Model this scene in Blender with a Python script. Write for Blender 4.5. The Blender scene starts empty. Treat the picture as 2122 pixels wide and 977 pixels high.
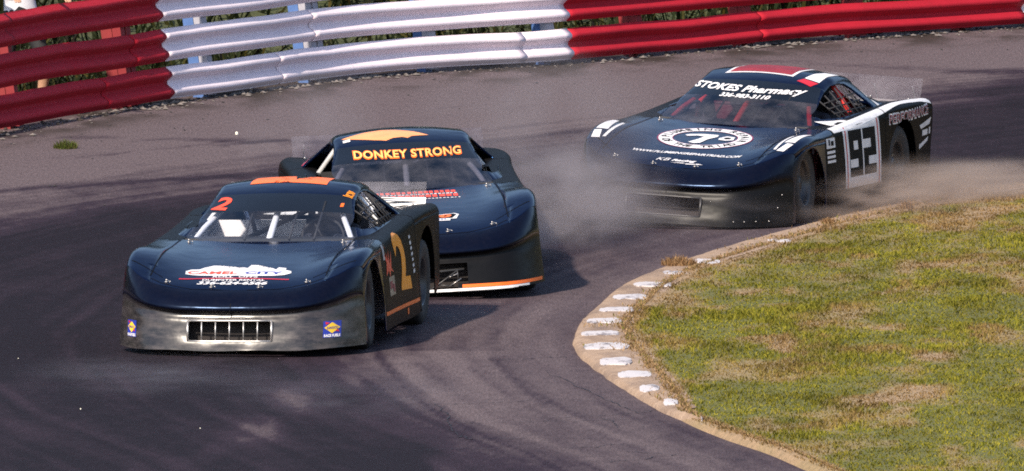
import bpy, bmesh, math, random
import numpy as np
from mathutils import Vector, Matrix, noise
from mathutils.bvhtree import BVHTree

random.seed(7); rng = np.random.default_rng(7)
SC = bpy.context.scene
COL = SC.collection
rad = math.radians

# ------------------------------------------------------------------ camera, sky, sun, exposure
CAM_D, CAM_E, FPX = 177.0, rad(4.0), 43000.0          # long telephoto from the stands across the infield
cam_data = bpy.data.cameras.new('camera')
cam_data.sensor_width = 36.0
cam_data.lens = 36.0 * FPX / 2122.0
cam_data.clip_start, cam_data.clip_end = 1.0, 5000.0
cam = bpy.data.objects.new('camera', cam_data); COL.objects.link(cam)
cam.location = (0, -CAM_D * math.cos(CAM_E), CAM_D * math.sin(CAM_E))
cam.rotation_euler = (math.pi / 2 - CAM_E, 0, 0)
SC.camera = cam

SUN_EL = rad(38.0)
SUN_XY = Vector((-0.45, -0.89)).normalized()           # horizontal direction towards the sun
world = bpy.data.worlds.new('World'); SC.world = world
world.use_nodes = True
wn = world.node_tree
sky = wn.nodes.new('ShaderNodeTexSky'); sky.sky_type = 'NISHITA'
sky.sun_disc = False
sky.sun_elevation = SUN_EL
sky.sun_rotation = math.atan2(SUN_XY.x, SUN_XY.y)
sky.air_density = 1.0; sky.dust_density = 1.2; sky.ozone_density = 1.0
bg = wn.nodes['Background']; bg.inputs['Strength'].default_value = 0.115
wn.links.new(sky.outputs[0], bg.inputs[0])
sun_data = bpy.data.lights.new('sun', 'SUN')
sun_data.energy = 3.7; sun_data.angle = rad(2.0); sun_data.color = (1.0, 0.88, 0.73)
sun = bpy.data.objects.new('sun', sun_data); COL.objects.link(sun)
sdir = Vector((SUN_XY.x * math.cos(SUN_EL), SUN_XY.y * math.cos(SUN_EL), math.sin(SUN_EL)))
sun.rotation_euler = sdir.to_track_quat('Z', 'Y').to_euler()
sun.location = (-30, -40, 60)
SC.view_settings.view_transform = 'Standard'
SC.view_settings.look = 'None'
SC.view_settings.exposure = 0.92
SC.view_settings.gamma = 1.0
SC.view_settings.use_curve_mapping = False
SC.cycles.use_denoising = False
SC.cycles.filter_width = 1.8
SC.cycles.volume_step_rate = 1.0
SC.cycles.volume_max_steps = 256
SC.cycles.max_bounces = 8
SC.cycles.transparent_max_bounces = 24
SC.cycles.volume_bounces = 1

_C = np.array(cam.location); _f = np.array([0, math.cos(CAM_E), -math.sin(CAM_E)]); _u = np.array([0, math.sin(CAM_E), math.cos(CAM_E)])
def G(px, py, z=0.0):
    """photo pixel -> point on the level ground (used to survey where things stand)"""
    r = _f + np.array([1., 0, 0]) * (px - 1061) / FPX + _u * (488.5 - py) / FPX
    p = _C + r * ((z - _C[2]) / r[2])
    return Vector((float(p[0]), float(p[1]), z))

# ------------------------------------------------------------------ helpers
def curve(xs, ys):
    xs = np.asarray(xs, float); ys = np.asarray(ys, float)
    d = np.diff(ys) / np.diff(xs)
    m = np.zeros_like(ys); m[1:-1] = (d[1:] + d[:-1]) / 2; m[0] = d[0]; m[-1] = d[-1]
    for i in range(1, len(ys) - 1):
        if d[i] * d[i - 1] <= 0: m[i] = 0
    def f(x):
        x = np.clip(np.asarray(x, float), xs[0], xs[-1])
        i = np.clip(np.searchsorted(xs, x) - 1, 0, len(xs) - 2)
        h = xs[i + 1] - xs[i]; t = (x - xs[i]) / h
        return ((2*t**3-3*t**2+1)*ys[i] + (t**3-2*t**2+t)*h*m[i] + (-2*t**3+3*t**2)*ys[i+1] + (t**3-t**2)*h*m[i+1])
    return f
def sstep(a, b, x):
    t = np.clip((np.asarray(x, float) - a) / (b - a), 0, 1); return t * t * (3 - 2 * t)

def link(name, mesh, mat=None, parent=None, smooth=True):
    o = bpy.data.objects.new(name, mesh); COL.objects.link(o)
    if mat is not None:
        for m in (mat if isinstance(mat, (list, tuple)) else [mat]): mesh.materials.append(m)
    if parent is not None: o.parent = parent
    if smooth and len(mesh.polygons):
        mesh.polygons.foreach_set('use_smooth', np.ones(len(mesh.polygons), bool))
    return o
def mesh_np(name, verts, faces):
    me = bpy.data.meshes.new(name); me.from_pydata([tuple(v) for v in verts], [], [tuple(f) for f in faces]); me.update(); return me
def bm_obj(name, bm, mat=None, parent=None, smooth=True):
    me = bpy.data.meshes.new(name); bm.to_mesh(me); bm.free(); return link(name, me, mat, parent, smooth)
def tag(o, label=None, cat=None, group=None, kind=None):
    if label: o['label'] = label
    if cat: o['category'] = cat
    if group: o['group'] = group
    if kind: o['kind'] = kind
    return o
def empty(name, loc=(0, 0, 0), rz=0):
    o = bpy.data.objects.new(name, None); COL.objects.link(o); o.location = loc; o.rotation_euler = (0, 0, rz)
    o.empty_display_size = 0.2
    return o
def add_box(bm, c, s, rot=None):
    m = Matrix.Translation(c) @ (rot.to_4x4() if rot else Matrix()) @ Matrix.Diagonal((s[0], s[1], s[2], 1))
    return bmesh.ops.create_cube(bm, size=1.0, matrix=m)['verts']
def box_obj(name, c, s, mat, parent, rot=None, bevel=0.0):
    bm = bmesh.new(); add_box(bm, c, s, rot)
    if bevel: bmesh.ops.bevel(bm, geom=bm.edges[:], offset=bevel, segments=2, affect='EDGES')
    return bm_obj(name, bm, mat, parent, smooth=False)
def add_tube(bm, pts, r, n=10, cap=True):
    pts = [Vector(p) for p in pts]; rings = []
    rr = r if isinstance(r, (list, tuple)) else [r] * len(pts)
    up = Vector((0.13, 0.21, 0.97))
    for i, p in enumerate(pts):
        t = (pts[min(i + 1, len(pts) - 1)] - pts[max(i - 1, 0)]).normalized()
        a = t.cross(up)
        if a.length < 1e-3: a = t.cross(Vector((1, 0, 0)))
        a.normalize(); b = t.cross(a)
        rings.append([bm.verts.new(p + (a * math.cos(k * 2 * math.pi / n) + b * math.sin(k * 2 * math.pi / n)) * rr[i]) for k in range(n)])
    for i in range(len(rings) - 1):
        for k in range(n):
            bm.faces.new((rings[i][k], rings[i][(k + 1) % n], rings[i + 1][(k + 1) % n], rings[i + 1][k]))
    if cap:
        bm.faces.new(rings[0][::-1]); bm.faces.new(rings[-1])
def tube_obj(name, pts, r, mat, parent, n=10):
    bm = bmesh.new(); add_tube(bm, pts, r, n); return bm_obj(name, bm, mat, parent)
def lathe(bm, prof, axis_c, n=40, axis='X'):
    rings = []
    for (r, h) in prof:
        ring = []
        for k in range(n):
            a = 2 * math.pi * k / n
            ring.append(bm.verts.new(Vector(axis_c) + Vector((h, r * math.cos(a), r * math.sin(a)))))
        rings.append(ring)
    for i in range(len(rings) - 1):
        for k in range(n):
            bm.faces.new((rings[i][k], rings[i][(k + 1) % n], rings[i + 1][(k + 1) % n], rings[i + 1][k]))
    return rings

# ------------------------------------------------------------------ materials
def new_mat(name):
    m = bpy.data.materials.new(name); m.use_nodes = True
    nt = m.node_tree; p = nt.nodes['Principled BSDF']
    return m, nt, p
def nd(nt, t, **kw):
    n = nt.nodes.new(t)
    for k, v in kw.items(): setattr(n, k, v)
    return n
def noise_node(nt, scale, detail=4, rough=.55, coord=None, vec_scale=None):
    n = nd(nt, 'ShaderNodeTexNoise'); n.inputs['Scale'].default_value = scale; n.inputs['Detail'].default_value = detail; n.inputs['Roughness'].default_value = rough
    c = coord or nd(nt, 'ShaderNodeTexCoord').outputs['Object']
    if vec_scale:
        mp = nd(nt, 'ShaderNodeMapping'); mp.inputs['Scale'].default_value = vec_scale; nt.links.new(c, mp.inputs[0]); c = mp.outputs[0]
    nt.links.new(c, n.inputs['Vector']); return n
def ramp(nt, src, p0, c0, p1, c1):
    r = nd(nt, 'ShaderNodeValToRGB'); e = r.color_ramp.elements
    e[0].position = p0; e[0].color = c0 if len(c0) == 4 else (*c0, 1); e[1].position = p1; e[1].color = c1 if len(c1) == 4 else (*c1, 1)
    nt.links.new(src, r.inputs[0]); return r
def mix(nt, fac, a, b):
    m = nd(nt, 'ShaderNodeMix', data_type='RGBA')
    for s, v in ((m.inputs[0], fac), (m.inputs[6], a), (m.inputs[7], b)):
        if hasattr(v, 'links') or hasattr(v, 'is_linked'): nt.links.new(v, s)
        elif isinstance(v, (int, float)): s.default_value = v
        else: s.default_value = v if len(v) == 4 else (*v, 1)
    return m.outputs[2]
def bump(nt, p, src, strength, dist=.01):
    b = nd(nt, 'ShaderNodeBump'); b.inputs['Strength'].default_value = strength; b.inputs['Distance'].default_value = dist
    nt.links.new(src, b.inputs['Height']); nt.links.new(b.outputs[0], p.inputs['Normal'])

def plain(name, col, rough=.5, metal=0, spec=.5, coat=0, var=0.12, vscale=9.0):
    m, nt, p = new_mat(name)
    n = noise_node(nt, vscale, 5, .6)
    r = ramp(nt, n.outputs[0], .3, tuple(c * (1 - var) for c in col), .7, tuple(min(1, c * (1 + var)) for c in col))
    nt.links.new(r.outputs[0], p.inputs['Base Color'])
    p.inputs['Roughness'].default_value = rough; p.inputs['Metallic'].default_value = metal
    p.inputs['Specular IOR Level'].default_value = spec; p.inputs['Coat Weight'].default_value = coat
    return m

def paint(name, col, dust=.25, dust_col=(.11, .085, .075), rough=.22, low=0.0, spec=.5, tint=(1, 1, 1)):
    """gloss race paint with rubber dust and fine scuffs; low = extra road dirt below the bumper line"""
    m, nt, p = new_mat(name)
    tc = nd(nt, 'ShaderNodeTexCoord')
    n1 = noise_node(nt, 2.3, 6, .62, tc.outputs['Object'])
    n2 = noise_node(nt, 28, 4, .6, tc.outputs['Object'])
    mm = nd(nt, 'ShaderNodeMath', operation='MULTIPLY'); nt.links.new(n1.outputs[0], mm.inputs[0]); nt.links.new(n2.outputs[0], mm.inputs[1])
    r = ramp(nt, mm.outputs[0], .16, (0, 0, 0), .46, (1, 1, 1))
    f = nd(nt, 'ShaderNodeMath', operation='MULTIPLY'); nt.links.new(r.outputs[0], f.inputs[0]); f.inputs[1].default_value = dust
    fac = f.outputs[0]
    if low:
        sx = nd(nt, 'ShaderNodeSeparateXYZ'); nt.links.new(tc.outputs['Object'], sx.inputs[0])
        mr = nd(nt, 'ShaderNodeMapRange'); mr.inputs[1].default_value = .52; mr.inputs[2].default_value = .20; mr.inputs[3].default_value = 0; mr.inputs[4].default_value = low
        nt.links.new(sx.outputs[2], mr.inputs[0])
        n3 = ramp(nt, noise_node(nt, 4.5, 6, .68, tc.outputs['Object'], (1, 1, 3.5)).outputs[0], .42, (0, 0, 0), .66, (1, 1, 1))
        k = nd(nt, 'ShaderNodeMath', operation='MULTIPLY'); nt.links.new(mr.outputs[0], k.inputs[0]); nt.links.new(n3.outputs[0], k.inputs[1])
        a = nd(nt, 'ShaderNodeMath', operation='ADD', use_clamp=True); nt.links.new(fac, a.inputs[0]); nt.links.new(k.outputs[0], a.inputs[1]); fac = a.outputs[0]
    nt.links.new(mix(nt, fac, col, dust_col), p.inputs['Base Color'])
    rr = nd(nt, 'ShaderNodeMapRange'); rr.inputs[3].default_value = rough; rr.inputs[4].default_value = .6
    nt.links.new(fac, rr.inputs[0]); nt.links.new(rr.outputs[0], p.inputs['Roughness'])
    p.inputs['Specular IOR Level'].default_value = spec
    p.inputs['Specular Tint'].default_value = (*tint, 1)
    bump(nt, p, noise_node(nt, 5.5, 3, .5, tc.outputs['Object']).outputs[0], .10, .03)
    return m

def film(name, tint, refl=.06, rough=.03, haze=0.0):
    """thin clear polycarbonate: straight-through plus a Fresnel sheen and a little dust haze"""
    m, nt, p = new_mat(name); nt.nodes.remove(p)
    out = nt.nodes['Material Output']
    t = nd(nt, 'ShaderNodeBsdfTransparent'); t.inputs[0].default_value = (*tint, 1)
    g = nd(nt, 'ShaderNodeBsdfGlossy'); g.inputs['Roughness'].default_value = rough; g.inputs[0].default_value = (.85, .9, 1, 1)
    d = nd(nt, 'ShaderNodeBsdfDiffuse'); d.inputs[0].default_value = (.35, .33, .36, 1)
    lw = nd(nt, 'ShaderNodeLayerWeight'); lw.inputs[0].default_value = .5; fr = nd(nt, 'ShaderNodeMath', operation='POWER'); nt.links.new(lw.outputs['Facing'], fr.inputs[0]); fr.inputs[1].default_value = 4.5
    a = nd(nt, 'ShaderNodeMath', operation='ADD', use_clamp=True); nt.links.new(fr.outputs[0], a.inputs[0]); a.inputs[1].default_value = refl
    m1 = nd(nt, 'ShaderNodeMixShader'); nt.links.new(a.outputs[0], m1.inputs[0]); nt.links.new(t.outputs[0], m1.inputs[1]); nt.links.new(g.outputs[0], m1.inputs[2])
    n = ramp(nt, noise_node(nt, 3.0, 6, .65).outputs[0], .35, (0, 0, 0), .75, (haze, haze, haze))
    m2 = nd(nt, 'ShaderNodeMixShader'); nt.links.new(n.outputs[0], m2.inputs[0]); nt.links.new(m1.outputs[0], m2.inputs[1]); nt.links.new(d.outputs[0], m2.inputs[2])
    nt.links.new(m2.outputs[0], out.inputs[0]); return m

M = {}
M['black_paint'] = paint('black_paint', (.0012, .0040, .018), dust=.02, rough=.17, spec=.16, tint=(.15, .42, 1.0))  # blue sky reflection put into the base and specular colour of the black paint
M['nose_paint'] = paint('nose_paint', (.002, .003, .009), dust=.03, rough=.2, spec=.2, tint=(.35, .55, 1.0))  # darker copy of the same body paint, with less sky reflection coloured in
M['black_paint_side'] = paint('black_paint_side', (.006, .006, .007), dust=.02, low=.02, spec=.03, rough=.4)  # same black paint on the sides, no sky blue coloured in
M['bumper'] = paint('bumper', (.013, .012, .014), dust=.07, dust_col=(.24, .20, .195), rough=.22, low=.22, spec=.5)
M['bumper_dark'] = paint('bumper_dark', (.005, .005, .006), dust=.015, rough=.36, low=.0, spec=.13)
M['visor'] = plain('visor', (.004, .005, .008), .25)
M['glass'] = film('glass', (.84, .87, .92), .04, .03, .07)
M['glass_dark'] = film('glass_dark', (.42, .42, .48), .05, .03, .14)
M['lexan'] = film('lexan', (.86, .85, .88), .01, .06, .16)
M['spoiler_white'] = plain('spoiler_white', (.7, .69, .7), .4, var=.35, vscale=5)
M['interior'] = plain('interior', (.018, .017, .02), .7)
M['rubber'] = plain('rubber', (.026, .023, .023), .75, var=.35, vscale=14)
M['rim'] = plain('rim', (.07, .068, .07), .4, metal=.5)
M['steel'] = plain('steel', (.42, .40, .39), .35, metal=.9, var=.3, vscale=20)
M['alu'] = plain('alu', (.5, .48, .47), .4, metal=.8, var=.25, vscale=15)
M['cage_white'] = plain('cage_white', (.78, .76, .78), .35)
M['cage_grey'] = plain('cage_grey', (.42, .41, .41), .4)
M['cage_red'] = plain('cage_red', (.62, .035, .03), .4)
M['white'] = plain('white', (.74, .72, .73), .4, var=.12, vscale=11)
M['orange'] = plain('orange', (.90, .16, .015), .4, var=.06)
M['redorange'] = plain('redorange', (.80, .075, .03), .4, var=.1)
M['letter_yellow'] = plain('letter_yellow', (.92, .47, .13), .45, var=.08)
M['amber'] = plain('amber', (1.0, .33, .008), .4, var=.06)
M['paleorange'] = plain('paleorange', (.85, .33, .12), .4, var=.12, vscale=6)
M['red'] = plain('red', (.50, .016, .028), .4, var=.1)
M['pink'] = plain('pink', (.75, .06, .16), .4)
M['blue'] = plain('blue', (.02, .035, .30), .4)
M['yellow'] = plain('yellow', (.80, .52, .03), .4)
M['maroon'] = plain('maroon', (.22, .012, .05), .4)
M['ink'] = plain('ink', (.004, .004, .005), .6, spec=.08)
M['tan'] = plain('tan', (.33, .25, .17), .5, var=.3, vscale=30)
M['dash'] = plain('dash', (.03, .03, .034), .6)
M['suit'] = plain('suit', (.02, .022, .035), .8)
M['helmet'] = plain('helmet', (.02, .02, .025), .2)
M['skin'] = plain('skin', (.45, .25, .16), .55)
M['shirt'] = plain('shirt', (.62, .62, .68), .8)
M['shorts'] = plain('shorts', (.012, .012, .014), .8)

# ------------------------------------------------------------------ surveyed lines of the place
EDGE_PX = [(1900, 1060), (1690, 977), (1608, 942), (1516, 911), (1437, 880), (1394, 864), (1339, 835), (1284, 801), (1229, 762), (1202, 738), (1191, 713), (1199, 685),
           (1214, 664), (1242, 640), (1272, 612), (1312, 588), (1373, 563), (1437, 541), (1529, 513), (1639, 483), (1761, 452), (1900, 425), (2122, 390)]
KIN_PX = [(1903, 1060), (1694, 977), (1613, 942), (1522, 911), (1448, 880), (1422, 864), (1402, 835), (1375, 801), (1340, 762), (1318, 738), (1300, 713), (1294, 685),
          (1307, 664), (1331, 640), (1358, 612), (1394, 590), (1446, 564), (1500, 545), (1585, 519), (1690, 489), (1800, 459), (1930, 431), (2140, 396)]
_e = sorted([(G(*p).y, G(*p).x) for p in EDGE_PX]); _k = sorted([(G(*p).y, G(*p).x) for p in KIN_PX])
_e = [(-70., 14.), (-45., 6.2)] + _e + [(12., 7.5), (22., 14.), (32., 26.)]; _k = [(-70., 14.3), (-45., 6.4)] + _k + [(12., 7.7), (22., 14.3), (32., 26.4)]
edge_x = curve(*zip(*_e)); kin_x = curve(*zip(*_k))
RAIL_PX = [(-900, 505), (-420, 372), (0, 277), (160, 247), (340, 217), (520, 193), (700, 168), (950, 147), (1170, 134), (1400, 112), (1650, 90), (1800, 80), (2122, 57), (2600, 28)]
_r = [G(*p) for p in RAIL_PX]
rail_y = curve([p.x for p in _r], [p.y for p in _r])      # y of the barrier line as a function of x

# ------------------------------------------------------------------ ground, track, kerb, grass
_perm = rng.random((256, 256))
def vnoise(x, y):
    x = np.asarray(x, float); y = np.asarray(y, float)
    xi = np.floor(x).astype(int); yi = np.floor(y).astype(int); fx = x - xi; fy = y - yi
    fx = fx * fx * (3 - 2 * fx); fy = fy * fy * (3 - 2 * fy)
    a = _perm[xi & 255, yi & 255]; b = _perm[(xi + 1) & 255, yi & 255]; c = _perm[xi & 255, (yi + 1) & 255]; d = _perm[(xi + 1) & 255, (yi + 1) & 255]
    return (a * (1 - fx) + b * fx) * (1 - fy) + (c * (1 - fx) + d * fx) * fy
def fbm(x, y, o=4):
    s = 0; a = .5; t = 0
    for i in range(o):
        s = s + a * vnoise(x * 2**i + 17 * i, y * 2**i + 31 * i); t += a; a *= .55
    return s / t
def grid_mesh(name, xs, ys, zf=0.0):
    X, Y = np.meshgrid(xs, ys); Z = zf(X, Y) if callable(zf) else np.full_like(X, zf)
    nx, ny = len(xs), len(ys)
    v = np.stack([X, Y, Z], -1).reshape(-1, 3)
    i = np.arange(nx * ny).reshape(ny, nx)
    f = np.stack([i[:-1, :-1], i[:-1, 1:], i[1:, 1:], i[1:, :-1]], -1).reshape(-1, 4)
    me = bpy.data.meshes.new(name)
    me.vertices.add(len(v)); me.vertices.foreach_set('co', v.ravel())
    me.loops.add(f.size); me.loops.foreach_set('vertex_index', f.ravel().astype(np.int32))
    me.polygons.add(len(f)); me.polygons.foreach_set('loop_start', np.arange(0, f.size, 4, dtype=np.int32)); me.polygons.foreach_set('loop_total', np.full(len(f), 4, np.int32))
    me.update(calc_edges=True); return me, X.ravel(), Y.ravel()
def fattr(me, name, vals):
    a = me.attributes.new(name, 'FLOAT', 'POINT'); a.data.foreach_set('value', np.asarray(vals, np.float32).ravel())

# base ground out to the horizon (grass behind the barrier and infield far away)
m, nt, p = new_mat('rough_grass')
n = noise_node(nt, .9, 6, .65); n2 = noise_node(nt, 12, 5, .6)
c1 = ramp(nt, n.outputs[0], .35, (.035, .05, .014), .7, (.09, .085, .03))
c2 = mix(nt, n2.outputs[0], c1.outputs[0], (.05, .06, .018))
nt.links.new(c2, p.inputs['Base Color']); p.inputs['Roughness'].default_value = .9; bump(nt, p, n2.outputs[0], .8, .05)
M['rough_grass'] = m
me, X, Y = grid_mesh('ground', np.linspace(-1800, 1800, 40), np.linspace(-1800, 1800, 40), -0.06)
tag(link('ground', me, M['rough_grass']), kind='structure')

def track_zone():
    xs = np.unique(np.round(np.concatenate([np.linspace(-60, -5.6, 24), np.arange(-5.6, 6.2, .045), np.linspace(6.2, 60, 22)]), 4))
    ys = np.unique(np.round(np.concatenate([np.linspace(-90, -33, 20), np.arange(-33, 34, .13), np.linspace(34, 70, 12)]), 4))
    return xs, ys
xs, ys = track_zone()
me, X, Y = grid_mesh('track', xs, ys, 0.0)
din = edge_x(Y) - X                                         # metres outside the inner edge
dw = rail_y(X) - Y                                          # metres (in depth) inside the barrier
# racing-line coordinates: along the turn / across it
across = din; along = Y
streak = fbm(across * 2.6 + .02 * along, along * .10, 5)
blot = fbm(X * .5 + 9, Y * .13 + 4, 4); fine = fbm(X * 5, Y * 1.1, 4)
outer = 1 - sstep(5.0, 19.0, dw + (fine - .5) * 3 + (blot - .5) * 6)
inner = 1 - sstep(1.2, 2.9, din + (streak - .5) * 1.1 + (blot - .5) * 1.2 + sstep(-14, -3, Y) * 0.9)
far = sstep(.0, 14, Y) * .55 * (1 - sstep(2.2, 3.6, X - .12 * (Y - 10)))
wear = np.maximum(np.maximum(outer * .92, inner * .66), far * .75) + (streak - .5) * .50 + (blot - .5) * .30 - .06
for d0 in (.35, .62, .8, 1.05, 1.22, 1.5, 1.72, 2.0, 2.35):
    ph = d0 * 7; cen = d0 + .10 * np.sin(Y * .13 + ph) + .012 * (Y + 18) * math.sin(ph * 3)
    wear -= .22 * np.exp(-((din - cen) / .035) ** 2) * sstep(.40, .62, fbm(din * .5 + ph, Y * .28 + ph, 3)) * sstep(-7, -11, Y)
# dark groove entering from the far right
wear -= .45 * sstep(2.4, 3.8, X - .10 * (Y - 10)) * sstep(2, 8, Y) * (1 - sstep(20, 25, Y))
# light scuffed swirls in front of the leading car
for (cx, cy, r0, wd, amp) in [(-6.0, -16.5, 4.3, .22, .30), (-5.6, -19.5, 5.4, .30, .22), (1.5, -22, 3.4, .25, .18)]:
    rr = np.hypot((X - cx), (Y - cy) * .32); wear += amp * np.exp(-((rr - r0) / wd) ** 2) * (fine * 1.3) * (Y < -13)
# pale scuffs swept round the turn
for d0, wd, y0, y1, amp in [(2.6, .16, -27, -14, .20), (3.3, .10, -27, -15, .16), (4.1, .22, -26, -16, .16), (5.0, .18, -25, -12, .15), (3.7, .07, -22, -13, .18), (4.6, .06, -26, -14, .16), (1.4, .12, -27, -12, .16), (.8, .14, -26, -9, .14), (5.6, .25, -16, -4, .16), (4.7, .14, -8, 3, .15), (5.2, .10, -2, 7, .14)]:
    cen = d0 + .015 * (Y - y0) + .08 * np.sin(Y * .2 + d0 * 5)
    wear += amp * np.exp(-((din - cen + (fine - .5) * .12) / wd) ** 2) * sstep(y0, y0 + 2.5, Y) * (1 - sstep(y1 - 2.5, y1, Y)) * (.45 + fbm(din * 8 + d0, Y * .35, 3))
# dark lines laid by tyres
for (x0, y0, x1, y1, bend, wd, amp) in [(-4.9, 13.2, -1.6, 12.1, .0, .35, .34), (-4.9, 5.2, .2, 9.2, .5, .30, .30), (-4.4, 9.5, -2.0, 12.5, .2, .2, .2), (2.2, 24.5, 5.3, 22.3, -.2, .5, .3),
                                       (-2.5, -16.0, -.6, -24.5, .0, 1.1, .20), (-1.4, -17, 1.3, -27, .2, 1.0, .16)]:
    t = np.clip((X - x0) / (x1 - x0), 0, 1); yc = y0 + (y1 - y0) * t + bend * 4 * t * (1 - t)
    inside = ((X > min(x0, x1)) & (X < max(x0, x1)))
    wear -= amp * np.exp(-((Y - yc + (fine - .5) * .5) / wd) ** 2) * inside
mott = fbm(X * 1.6 + 3, Y * .33 + 8, 5); wear = np.maximum(wear, .02 * wear) + (mott - .5) * .34 + (fbm(across * 9 + 4, along * .22, 4) - .5) * .30
fattr(me, 'wear', np.clip(wear + .03, -.1, 1.1))
fattr(me, 'silt', (1 - sstep(.0, 3.2, dw + (fine - .5) * 2.0)) * sstep(.35, .6, fbm(X * 2.2 + 5, Y * .9, 4)))
m, nt, p = new_mat('asphalt')
at = nd(nt, 'ShaderNodeAttribute', attribute_name='wear')
tc = nd(nt, 'ShaderNodeTexCoord')
g1 = noise_node(nt, 60, 3, .7, tc.outputs['Object'], (1, .35, 1)); g2 = noise_node(nt, 7, 6, .7, tc.outputs['Object'], (1, .3, 1)); g3 = noise_node(nt, 240, 2, .6, tc.outputs['Object'], (1, .5, 1))
ad = nd(nt, 'ShaderNodeMath', operation='MULTIPLY_ADD'); nt.links.new(g2.outputs[0], ad.inputs[0]); ad.inputs[1].default_value = .42; nt.links.new(at.outputs['Fac'], ad.inputs[2])
r = ramp(nt, ad.outputs[0], .20, (.0090, .0054, .0090), 1.0, (.112, .088, .092))
e = r.color_ramp.elements.new(.55); e.color = (.0275, .0172, .0262, 1)
gm = nd(nt, 'ShaderNodeMath', operation='ADD'); nt.links.new(g1.outputs[0], gm.inputs[0]); nt.links.new(g3.outputs[0], gm.inputs[1])
g4 = noise_node(nt, 55, 3, .75, tc.outputs['Object'], (1, .075, 1)); g5 = nd(nt, 'ShaderNodeMath', operation='MULTIPLY_ADD'); nt.links.new(g4.outputs[0], g5.inputs[0]); g5.inputs[1].default_value = 1.3; nt.links.new(gm.outputs[0], g5.inputs[2])
g6 = nd(nt, 'ShaderNodeMath', operation='MULTIPLY'); nt.links.new(g5.outputs[0], g6.inputs[0]); g6.inputs[1].default_value = .33
gr = ramp(nt, g6.outputs[0], .40, (.50, .48, .48), .70, (1.55, 1.48, 1.48))
mu = nd(nt, 'ShaderNodeMix', data_type='RGBA', blend_type='MULTIPLY'); mu.inputs[0].default_value = 1; nt.links.new(r.outputs[0], mu.inputs[6]); nt.links.new(gr.outputs[0], mu.inputs[7])
si = nd(nt, 'ShaderNodeAttribute', attribute_name='silt'); nt.links.new(mix(nt, si.outputs['Fac'], mu.outputs[2], (.036, .027, .023)), p.inputs['Base Color']); p.inputs['Roughness'].default_value = .85; p.inputs['Specular IOR Level'].default_value = .15
bump(nt, p, gm.outputs[0], .55, .006)
M['asphalt'] = m
track = tag(link('track', me, M['asphalt']), kind='structure')

# cracks and narrow tyre scribes: real thin ribbons of bitumen on the track
M['bitumen'] = plain('bitumen', (.016, .012, .016), .7)
def ribbon(pts, wmin, wmax, z=.005):
    n = len(pts); v = []; f = []
    for i, (x, y) in enumerate(pts):
        t = i / (n - 1); w = (wmin + (wmax - wmin) * random.random()) * min(1, 6 * t + .15, 6 * (1 - t) + .15)
        j = min(i + 1, n - 1); k = max(i - 1, 0); dx, dy = pts[j][0] - pts[k][0], pts[j][1] - pts[k][1]; L = math.hypot(dx, dy) or 1
        nx, ny = -dy / L, dx / L
        v += [(x + nx * w, y + ny * w, z), (x - nx * w, y - ny * w, z)]
        if i: f.append((2 * i - 2, 2 * i - 1, 2 * i + 1, 2 * i))
    return mesh_np('crack', v, f)
def crack_px(pa, pb, n=40, jit=.05, w=(.0012, .006), sag=0):
    a, b = G(*pa), G(*pb); pts = []
    ox = oy = 0
    for i in range(n):
        t = i / (n - 1); ox += random.uniform(-1, 1) * jit * .4; oy += random.uniform(-1, 1) * jit * 1.2; ox *= .9; oy *= .9
        pts.append((a.x + (b.x - a.x) * t + ox, a.y + (b.y - a.y) * t + oy + sag * 4 * t * (1 - t)))
    link('crack', ribbon(pts, *w), M['bitumen'], track, smooth=False)
for pa, pb in [((870, 838), (1110, 832)), ((1010, 745), (1190, 741)), ((900, 880), (1330, 872)), ((830, 930), (1060, 932)), ((880, 905), (1280, 910)), ((1130, 868), (1400, 850)),
               ((1130, 770), (1330, 862)), ((900, 835), (960, 910)), ((1240, 960), (1420, 940)), ((1280, 935), (1560, 955)), ((1150, 930), (1320, 922)), ((1250, 865), (1290, 893)), ((950, 905), (985, 915))]:
    crack_px(pa, pb)

# sandy concrete kerb with white painted blocks
m, nt, p = new_mat('kerb_concrete')
n = noise_node(nt, 9, 6, .65); n2 = noise_node(nt, 45, 4, .6)
c = ramp(nt, n.outputs[0], .3, (.25, .165, .108), .7, (.40, .285, .20)); n3 = noise_node(nt, 2.2, 5, .7, None, (1, .35, 1)); c1_ = mix(nt, ramp(nt, n3.outputs[0], .48, (0, 0, 0), .66, (.85, .85, .85)).outputs[0], c.outputs[0], (.16, .11, .085)); c2 = mix(nt, ramp(nt, n2.outputs[0], .55, (0, 0, 0), .7, (.6, .6, .6)).outputs[0], c1_, (.12, .08, .065))
nt.links.new(c2, p.inputs['Base Color']); p.inputs['Roughness'].default_value = .9; bump(nt, p, n2.outputs[0], .7, .01); M['kerb'] = m
m, nt, p = new_mat('kerb_paint')
n = noise_node(nt, 7, 6, .7, None, (1, .35, 1))
c = ramp(nt, n.outputs[0], .52, (.54, .50, .50), .64, (.17, .14, .14))
nt.links.new(c.outputs[0], p.inputs['Base Color']); p.inputs['Roughness'].default_value = .6; M['kerb_paint'] = m
yy = np.linspace(-20.6, 6.0, 160); v = []; f = []
for i, y in enumerate(yy):
    a, b = float(edge_x(y)), float(kin_x(y)); jit = .03 * (noise.noise(Vector((y * 1.9, 3, 0))) + .5 * noise.noise(Vector((y * 6.1, 7, 0)))) * .5
    a += jit
    v += [(a - .015, y, -.01), (a, y, .030), (a + .03, y, .045), ((a + b) / 2, y, .056 + .004 * math.sin(3 * y)), (b + (.10 if y > -19.5 else .012), y, .05)]
    if i:
        for k in range(4):
            q = 5 * i + k; f.append((q - 5, q - 4, q + 1, q))
kerb = tag(link('kerb', mesh_np('kerb', v, f), M['kerb']), kind='structure')
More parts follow.
